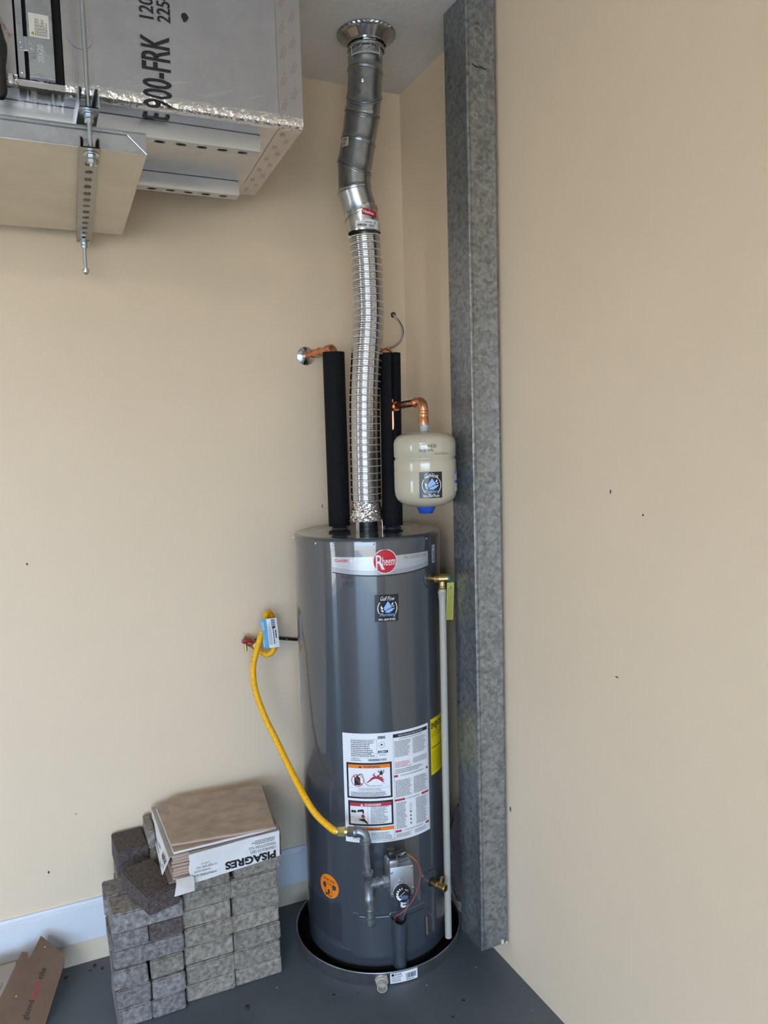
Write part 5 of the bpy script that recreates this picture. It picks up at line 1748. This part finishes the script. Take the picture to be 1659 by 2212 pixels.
def paver_mesh(kind, dims, mt, seed):
    key = (dims, mt.name, seed)
    if key in paver_meshes:
        return paver_meshes[key]
    rg = random.Random(seed * 17 + int(dims[0] * 1000))
    bm = bmesh.new()
    bmesh.ops.create_cube(bm, size=1)
    for v in bm.verts:
        v.co = Vector((v.co.x * dims[0], v.co.y * dims[1], v.co.z * dims[2]))
        v.co += Vector((rg.uniform(-1, 1), rg.uniform(-1, 1), 0)) * 0.0016
    bmesh.ops.bevel(bm, geom=bm.edges[:], offset=0.0035, segments=2, affect='EDGES')
    for v in bm.verts:
        v.co += Vector((rg.uniform(-1, 1), rg.uniform(-1, 1), rg.uniform(-1, 1))) * 0.0004
        v.co.z += dims[2] / 2
    me = bpy.data.meshes.new('paver')
    bm.to_mesh(me)
    bm.free()
    me.materials.append(mt)
    me.polygons.foreach_set('use_smooth', [True] * len(me.polygons))
    me.set_sharp_from_angle(angle=R(28))
    paver_meshes[key] = me
    return me


PH = 0.0573
pcount = 0


def paver(x, y, z, dims, mt, label, group, rz=0.0):
    global pcount
    pcount += 1
    o = bpy.data.objects.new('paver', paver_mesh('p', dims, mt, pcount % 4))
    o.location = (x, y, z)
    o.rotation_euler = (0, 0, rz)
    COL.objects.link(o)
    tag(o, label, 'paver', group)
    return o


ORD = ['bottom', 'second', 'third', 'fourth', 'fifth', 'sixth', 'seventh']
rg = random.Random(77)
SQ = (0.1455, 0.1455, 0.0568)
for col_i, (cx_, nm) in enumerate(((-0.8745, 'left'), (-0.7275, 'right'))):
    for r_ in range(7):
        off = 0.010 if (col_i == 1 and r_ == 6) else rg.uniform(-0.0022, 0.0022)
        q = 'topmost' if r_ == 6 else ('bottom' if r_ == 0 else ORD[r_] + ' from the floor')
        paver(cx_ + off, -0.335 + 0.0728 + rg.uniform(-0.003, 0.003), r_ * PH, SQ, M_PAVG, f'square grey tan paver, {q} in the {nm} column of the neat stack', 'pavers in the neat front stack', R(rg.uniform(-0.8, 0.8)))
LB = (0.195, 0.0965, 0.0568)
EB = (0.0945, 0.195, 0.0568)
G = 'pavers in the crosswise left stack'
xc = -1.0485
paver(-1.0975, -0.357 + 0.0985, 0, EB, M_PAVP, 'purple grey paver at the floor, outer left corner of the crosswise stack', G)
paver(-1.0005, -0.357 + 0.0975, 0, EB, M_PAVP, 'purple grey paver at the floor, inner right half of the crosswise stack', G)
paver(-1.0965, -0.355 + 0.0985, PH, EB, M_PAVP, 'purple grey paver, second course left half of the crosswise stack', G)
paver(-0.9985, -0.356 + 0.0975, PH, EB, M_PAVP, 'purple grey paver, second course right half of the crosswise stack', G)
paver(-1.1000, -0.352 + 0.0960, PH * 2, EB, M_PAVP, 'pale worn paver, third course left half of the crosswise stack', G, R(-1.5))
paver(-1.0000, -0.347 + 0.0975, PH * 2, EB, M_PAVG, 'paver with a dark mortar stained edge, third course right half', G, R(1))
paver(xc + 0.002, -0.345 + 0.0485, PH * 3, LB, M_PAVP, 'long pitted paver across the fourth course of the crosswise stack', G, R(-0.8))
paver(xc - 0.004, -0.345 + 0.148, PH * 3, LB, M_PAVP, 'long paver at the back of the fourth course, behind the pitted one', G, R(0.8))
paver(-1.0950, -0.352 + 0.0975, PH * 4, EB, M_PAVP, 'grey paver, fifth course left half of the crosswise stack', G)
paver(-0.9965, -0.350 + 0.0975, PH * 4, EB, M_PAVD, 'dark stained paver, fifth course right half of the crosswise stack', G)
paver(xc + 0.0015, -0.357 + 0.0485, PH * 5, LB, M_PAVP, 'long paver on top front of the crosswise stack', G, R(0.4))
paver(xc - 0.010, -0.357 + 0.149, PH * 5, LB, M_PAVP, 'long purple paver on top at the back of the crosswise stack', G, R(-0.6))
paver(-1.0300, -0.303, PH * 6, LB, M_PAVD, 'dark brown paver lying askew on the crosswise stack, beside the tile box', 'loose pavers on top', R(-74))
GB = 'pavers behind, along the wall'
EB2 = (0.0945, 0.140, 0.0568)
for r_ in range(6):
    paver(-1.062 + rg.uniform(-.002, .002), -0.0795, r_ * PH, EB2, M_PAVG, f'tan paver by the wall behind the crosswise stack, {("lowest" if r_ == 0 else ORD[r_] + " from the floor")}', GB)
paver(-1.060, -0.081, PH * 6 + 0.0002, (0.093, 0.140, 0.074), M_PAVD, 'thick dark brown paver by the wall, topmost left of the tile box', 'loose pavers on top', R(3))
paver(-1.0000, -0.0790, PH * 7, (0.0220, 0.130, 0.0568), M_PAVG, 'grey tan paver half hidden behind the tile box, next to the thick dark one', 'loose pavers on top')
for r_ in range(7):
    paver(-0.982, -0.0790, r_ * PH, (0.055, 0.138, 0.0568), M_PAVG, f'narrow grey paver by the wall under the tile box, {("lowest" if r_ == 0 else ORD[r_] + " from the floor")}', GB)
for col_i, (cx_, nm) in enumerate(((-0.8745, 'left'), (-0.7275, 'right'))):
    for r_ in range(7):
        paver(cx_, -0.0790, r_ * PH, (0.1455, 0.150, 0.0568), M_PAVG, f'square paver by the wall behind the neat stack, {nm} column, {("lowest" if r_ == 0 else ORD[r_] + " from the floor")}', GB)

# ================================================================== tile box on the pavers
BZ = PH * 7 + 0.0005
BXL, BXR, BYF, BYB = -0.985, -0.648, -0.372, -0.040
BT = BZ + 0.084
tb_ = thing('tile_box', (-0.82, -0.21, BZ), 'torn white tile carton with upside down black print, on the paver stack', 'box')
cth = 0.003
b_ = MB()
b_.box((BXL, BYF + 0.002, BZ), (BXR, BYB, BZ + cth))
b_.box((BXL, BYB - cth, BZ), (BXR, BYB, BT))
b_.build('carton', M_CARDL, tb_, smooth=None)
b_ = MB()                                     # right panel, bent and torn
b_.prism([(BXR - cth, BYB, BZ), (BXR - cth, BYB, BT), (BXR - cth, BYF + 0.02, BT - 0.002), (BXR - cth, BYF + 0.006, BT - 0.03), (BXR - cth, BYF + 0.014, BZ + 0.03), (BXR - cth, BYF + 0.008, BZ)], (cth, 0, 0))
b_.build('right_panel', M_CARD, tb_, smooth=None)
b_ = MB()                                     # printed front panel with a torn left edge
FXL = -0.926
b_.prism([(FXL, BYF, BT - 0.012), (FXL + 0.002, BYF, BZ + 0.050), (FXL - 0.002, BYF, BZ + 0.030), (FXL + 0.005, BYF, BZ - 0.016), (-0.80, BYF, BZ - 0.008), (BXR - 0.008, BYF, BZ + 0.002), (BXR - 0.006, BYF, BT - 0.004), (-0.75, BYF, BT - 0.004)], (0, cth, 0))
fpn = b_.build('front_panel', M_CARDW, tb_, smooth=None)
FBX = planeF((0, BYF, 0), (-1, 0, 0), (0, 0, -1), (0, -1, 0))   # upside-down print
UF = lambda u, v, lift=0.0: Vector((-0.668 - u, BYF - lift, BT - 0.012 - v))
b_ = MB()
b_.text(UF, 'PISAGRES', 0.0, 0.0480, w=0.155, h=0.0245, lift=0.0006, bold=0.045)
b_.build('box_print', M_INK, fpn, smooth=None, fix=False)
b_ = MB()
b_.text(UF, 'CERAMICA DE GRES', 0.0, 0.0340, w=0.078, h=0.0085, lift=0.0006)
b_.build('box_print', M_INK, fpn, smooth=None, fix=False)
b_ = MB()
b_.text(UF, 'MONOCOTTURA TILES', 0.0, 0.0215, w=0.082, h=0.0085, lift=0.0006)
b_.build('box_print', M_INK, fpn, smooth=None, fix=False)
b_ = MB()
b_.lines(UF, 0.002, 0.004, 0.078, 0.018, 3, 0.0006, 0, fill=.45, seed=140)
b_.build('box_print', M_INK, fpn, smooth=None, fix=False)
b_ = MB()
b_.text(UF, '(1,58 m\u00b2)', 0.198, 0.0310, w=0.025, h=0.0062, lift=0.0006)
b_.build('box_print', M_INK, fpn, smooth=None, fix=False)
b_ = MB()
b_.text(UF, '14 TILES SIZE 13\u215b"', 0.178, 0.0410, w=0.062, h=0.0070, lift=0.0006)
b_.build('box_print', M_INK, fpn, smooth=None, fix=False)
b_ = MB()
b_.text(UF, 'TAMA\u00d1O NOMI', 0.194, 0.0520, w=0.050, h=0.0070, lift=0.0006)
b_.build('box_print', M_INK, fpn, smooth=None, fix=False)
b_ = MB()
b_.text(UF, '14 BALDOSAS 33,3', 0.180, 0.0630, w=0.064, h=0.0075, lift=0.0006, bold=0.015)
b_.build('box_print', M_INK, fpn, smooth=None, fix=False)
b_ = MB()                                     # left panel, lower part torn away toward the front
b_.prism([(BXL, BYB, BZ), (BXL, BYB, BT), (BXL + 0.004, BYF + 0.004, BT - 0.010), (BXL - 0.018, BYF + 0.002, BT - 0.052), (BXL - 0.012, BYF + 0.12, BZ + 0.028), (BXL - 0.002, BYF + 0.2, BZ + 0.004)], (0.0025, 0, 0.0012))
lpn = b_.build('left_panel', M_CARDW, tb_, smooth=None)
LFo = Vector((BXL - 0.0075, BYF, BT - 0.030))
LF = lambda u, v, lift=0.0: Vector((BXL - 0.0065 + (v - 0.0) * 0.30 - 0.0045 * (0.1 - u) - lift, BYF + 0.012 + u, BT - 0.036 + v))
b_ = MB()
b_.text(LF, 'PISA', 0.030, 0.018, w=0.058, h=0.016, lift=0.002, rot=PI, bold=0.02, align='C')
b_.text(LF, 'GRES', 0.032, -0.003, w=0.058, h=0.012, lift=0.003, rot=PI, bold=0.02, align='C')
b_.lines(LF, 0.09, -0.006, 0.17, 0.014, 3, 0.003, 0, fill=.4, seed=141)
b_.build('box_print', M_INK, lpn, smooth=None, fix=False)
b_ = MB()                                     # lid flaps, grey inside
b_.prism([(BXL, BYB, BT + 0.0005), (BXL + 0.004, BYF + 0.006, BT - 0.008), (BXL + 0.06, BYF + 0.002, BT - 0.005), (BXL + 0.08, BYF + 0.10, BT + 0.0005), (BXL + 0.08, BYB, BT + 0.0005)], (0, 0, 0.002))
b_.prism([(FXL, BYF + 0.001, BT - 0.012), (FXL + 0.03, BYF + 0.05, BT - 0.004), (BXR - 0.004, BYF + 0.06, BT), (BXR, BYF + 0.03, BT - 0.001), (BXR - 0.006, BYF + 0.001, BT - 0.004)], (0, 0, 0.002))
b_.prism([(BXR - 0.06, BYB, BT), (BXR, BYB, BT), (BXR, BYF + 0.03, BT - 0.001), (BXR - 0.06, BYF + 0.06, BT)], (0, 0, 0.002))
b_.build('lid_flap', M_CARDG, tb_, smooth=None)
b_ = MB()
b_.prism([(-0.978, BYF - 0.046, BZ - 0.014), (-0.921, BYF - 0.046, BZ - 0.012), (-0.916, BYF - 0.012, BZ + 0.008), (-0.921, BYF - 0.006, BZ + 0.012), (-0.966, BYF - 0.006, BZ + 0.012), (-0.968, BYF - 0.022, BZ + 0.004)], (0, 0.0025, 0))
b_.build('torn_flap', M_CARDW, tb_, smooth=None, label='torn white flap hanging at the lower left')


def tile(x, y, z, rz, label, group, size=0.305, mt_e=M_BISQ, tilt=(0, 0)):
    b = MB()
    s = size / 2
    b.bbox((-s, -s, 0), (s, s, 0.0060), 0.0008, 1, 1)
    b.bbox((-s + .0004, -s + .0004, 0.0058), (s - .0004, s - .0004, 0.0082), 0.0007, 0, 1)
    o = b.build('floor_tile', [M_TILE, mt_e], smooth=30)
    o.location = (x, y, z)
    o.rotation_euler = (tilt[0], tilt[1], rz)
    tag(o, label, 'tile', group)
    return o


for i in range(8):
    q = ['lowest', 'second', 'third', 'fourth', 'fifth', 'sixth', 'seventh', 'topmost'][i]
    tile(-0.8170 + rg.uniform(-.0015, .0015), -0.2085 + rg.uniform(-.003, .001), BZ + cth + 0.0003 + i * 0.0094, R(rg.uniform(-.4, .4)), f'brown tile inside the torn carton, {q} of those showing at its open corner', 'tiles inside the carton', size=0.3100)
tile(-0.8185, -0.2200, BT + 0.0028, R(1.0), 'loose tile with a white edge lying under the top tile on the carton', 'loose tiles on the carton', mt_e=M_WBISQ)
tile(-0.8000, -0.2140, BT + 0.0115, R(-8.0), 'brown mottled tile lying on top of everything on the carton', 'loose tiles on the carton')

# ================================================================== cardboard at lower left
E0 = Vector((-1.333, -0.062, 0.166))           # peak, near the wall
dn = Vector((0, -0.78, -0.62)).normalized()    # down the slope toward the camera
sx_ = Vector((1, 0, 0))
nn = Vector((0, -0.62, 0.78)).normalized()
CFl = lambda u, v, lift=0.0: E0 + sx_ * u - dn * v + nn * lift
cbx = thing('ceramic_tile_carton', (-1.37, -0.2, 0), 'brown cardboard tile carton leaning at the wall, its name printed along it', 'box')
outl = [(-0.127, -0.246), (-0.0962, -0.176), (-0.0386, -0.060), (-0.0266, -0.044), (0.0, 0.0), (0.0394, -0.045), (0.0611, -0.077), (0.0573, -0.105), (0.0, -0.246)]
b_ = MB()
b_.prism([CFl(u, v) for u, v in outl], -nn * 0.016)
pn = b_.build('panel', M_CARD, cbx, smooth=None)
b_ = MB()
a_ = R(65.2)
ca_, sa_ = math.cos(a_), math.sin(a_)
PT = lambda u, v, lift=0.0: CFl(-0.0455 + u * ca_ - v * sa_, -0.2215 + u * sa_ + v * ca_, lift)
b_.text(PT, 'glazed', 0.0, -0.004, w=0.050, h=0.0215, lift=0.0006, mi=0)
b_.text(PT, 'ceramic', 0.0515, 0.0, w=0.053, h=0.0165, lift=0.0006, mi=1)
b_.text(PT, 'tile', 0.1060, 0.0, w=0.030, h=0.0175, lift=0.0006, mi=0)
b_.build('carton_print', [M_INK, M_REDP], pn, smooth=None, fix=False)
b_ = MB()
for (u, v) in ((0.0095, -0.036), (-0.073, -0.150)):
    b_.poly(CFl, [(u - .0025, v), (u, v - .0018), (u + .0025, v + .001), (u, v + .0014)], 0.0008)
b_.build('torn_spot', M_CARDW, pn, smooth=None, fix=False)
b_ = MB()
b_.prism([CFl(u, v, -0.0035) for u, v in ((-0.0541, -0.030), (-0.0380, -0.036), (-0.0370, -0.070), (-0.085, -0.170), (-0.120, -0.236), (-0.165, -0.236), (-0.1148, -0.141), (-0.0806, -0.078))], -nn * 0.0035)
b_.build('side_flap', M_CARD, cbx, smooth=None)
cb2 = MB()
cb2.prism([CFl(u, v, -0.0075) for u, v in ((-0.40, -0.052), (-0.070, -0.052), (-0.080, -0.095), (-0.125, -0.190), (-0.150, -0.225), (-0.40, -0.225))], -nn * 0.016)
bx2 = thing('faded_carton', (-1.5, -0.17, 0), 'faded flat cardboard carton behind the brown tile carton, lower left corner', 'box')
cb2.build('panel', M_CARDL, bx2, smooth=None)
b_ = MB()
P2 = lambda u, v, lift=0.0: CFl(-0.115 + u * ca_ - v * sa_, -0.125 + u * sa_ + v * ca_, -0.0075 + lift)
b_.lines(P2, 0.0, 0.002, 0.026, 0.006, 1, 0.0008, 0, fill=.6, seed=150, ragged=False)
b_.build('carton_print', M_INKG, bx2, smooth=None, fix=False)
b_ = MB()
b_.prism([CFl(u, v, -0.0235) for u, v in ((-0.40, -0.046), (-0.072, -0.046), (-0.075, -0.10), (-0.13, -0.19), (-0.40, -0.19))], -nn * 0.012)
b_.build('lower_panel', M_CARD, bx2, smooth=None)

# ================================================================== bits on the floor
rg = random.Random(99)
for i, (x, y, s_, lab) in enumerate(((-0.789, -0.437, 0.009, 'black crumb of debris on the floor in front of the neat paver stack'), (-1.187, -0.030, 0.006, 'small black crumb on the floor at the back wall, left of the pavers'),
                                     (-1.165, -0.058, 0.005, 'tiny black crumb on the floor just left of the paver stack'), (-1.272, -0.050, 0.006, 'small black crumb on the floor beside the brown carton'))):
    b_ = MB()
    for k in range(4):
        c = Vector((rg.uniform(-.5, .5) * s_, rg.uniform(-.5, .5) * s_, 0))
        q = [c + Vector((rg.uniform(.3, .7) * s_ * math.cos(t), rg.uniform(.3, .7) * s_ * math.sin(t), 0)) for t in (0, 1.2, 2.4, 3.6, 4.8)]
        b_.prism(q, (0.001, 0.001, rg.uniform(.3, .9) * s_))
    o = b_.build('debris', M_LEAF, smooth=None)
    o.location = (x, y, 0.0002)
    tag(o, lab, 'debris')
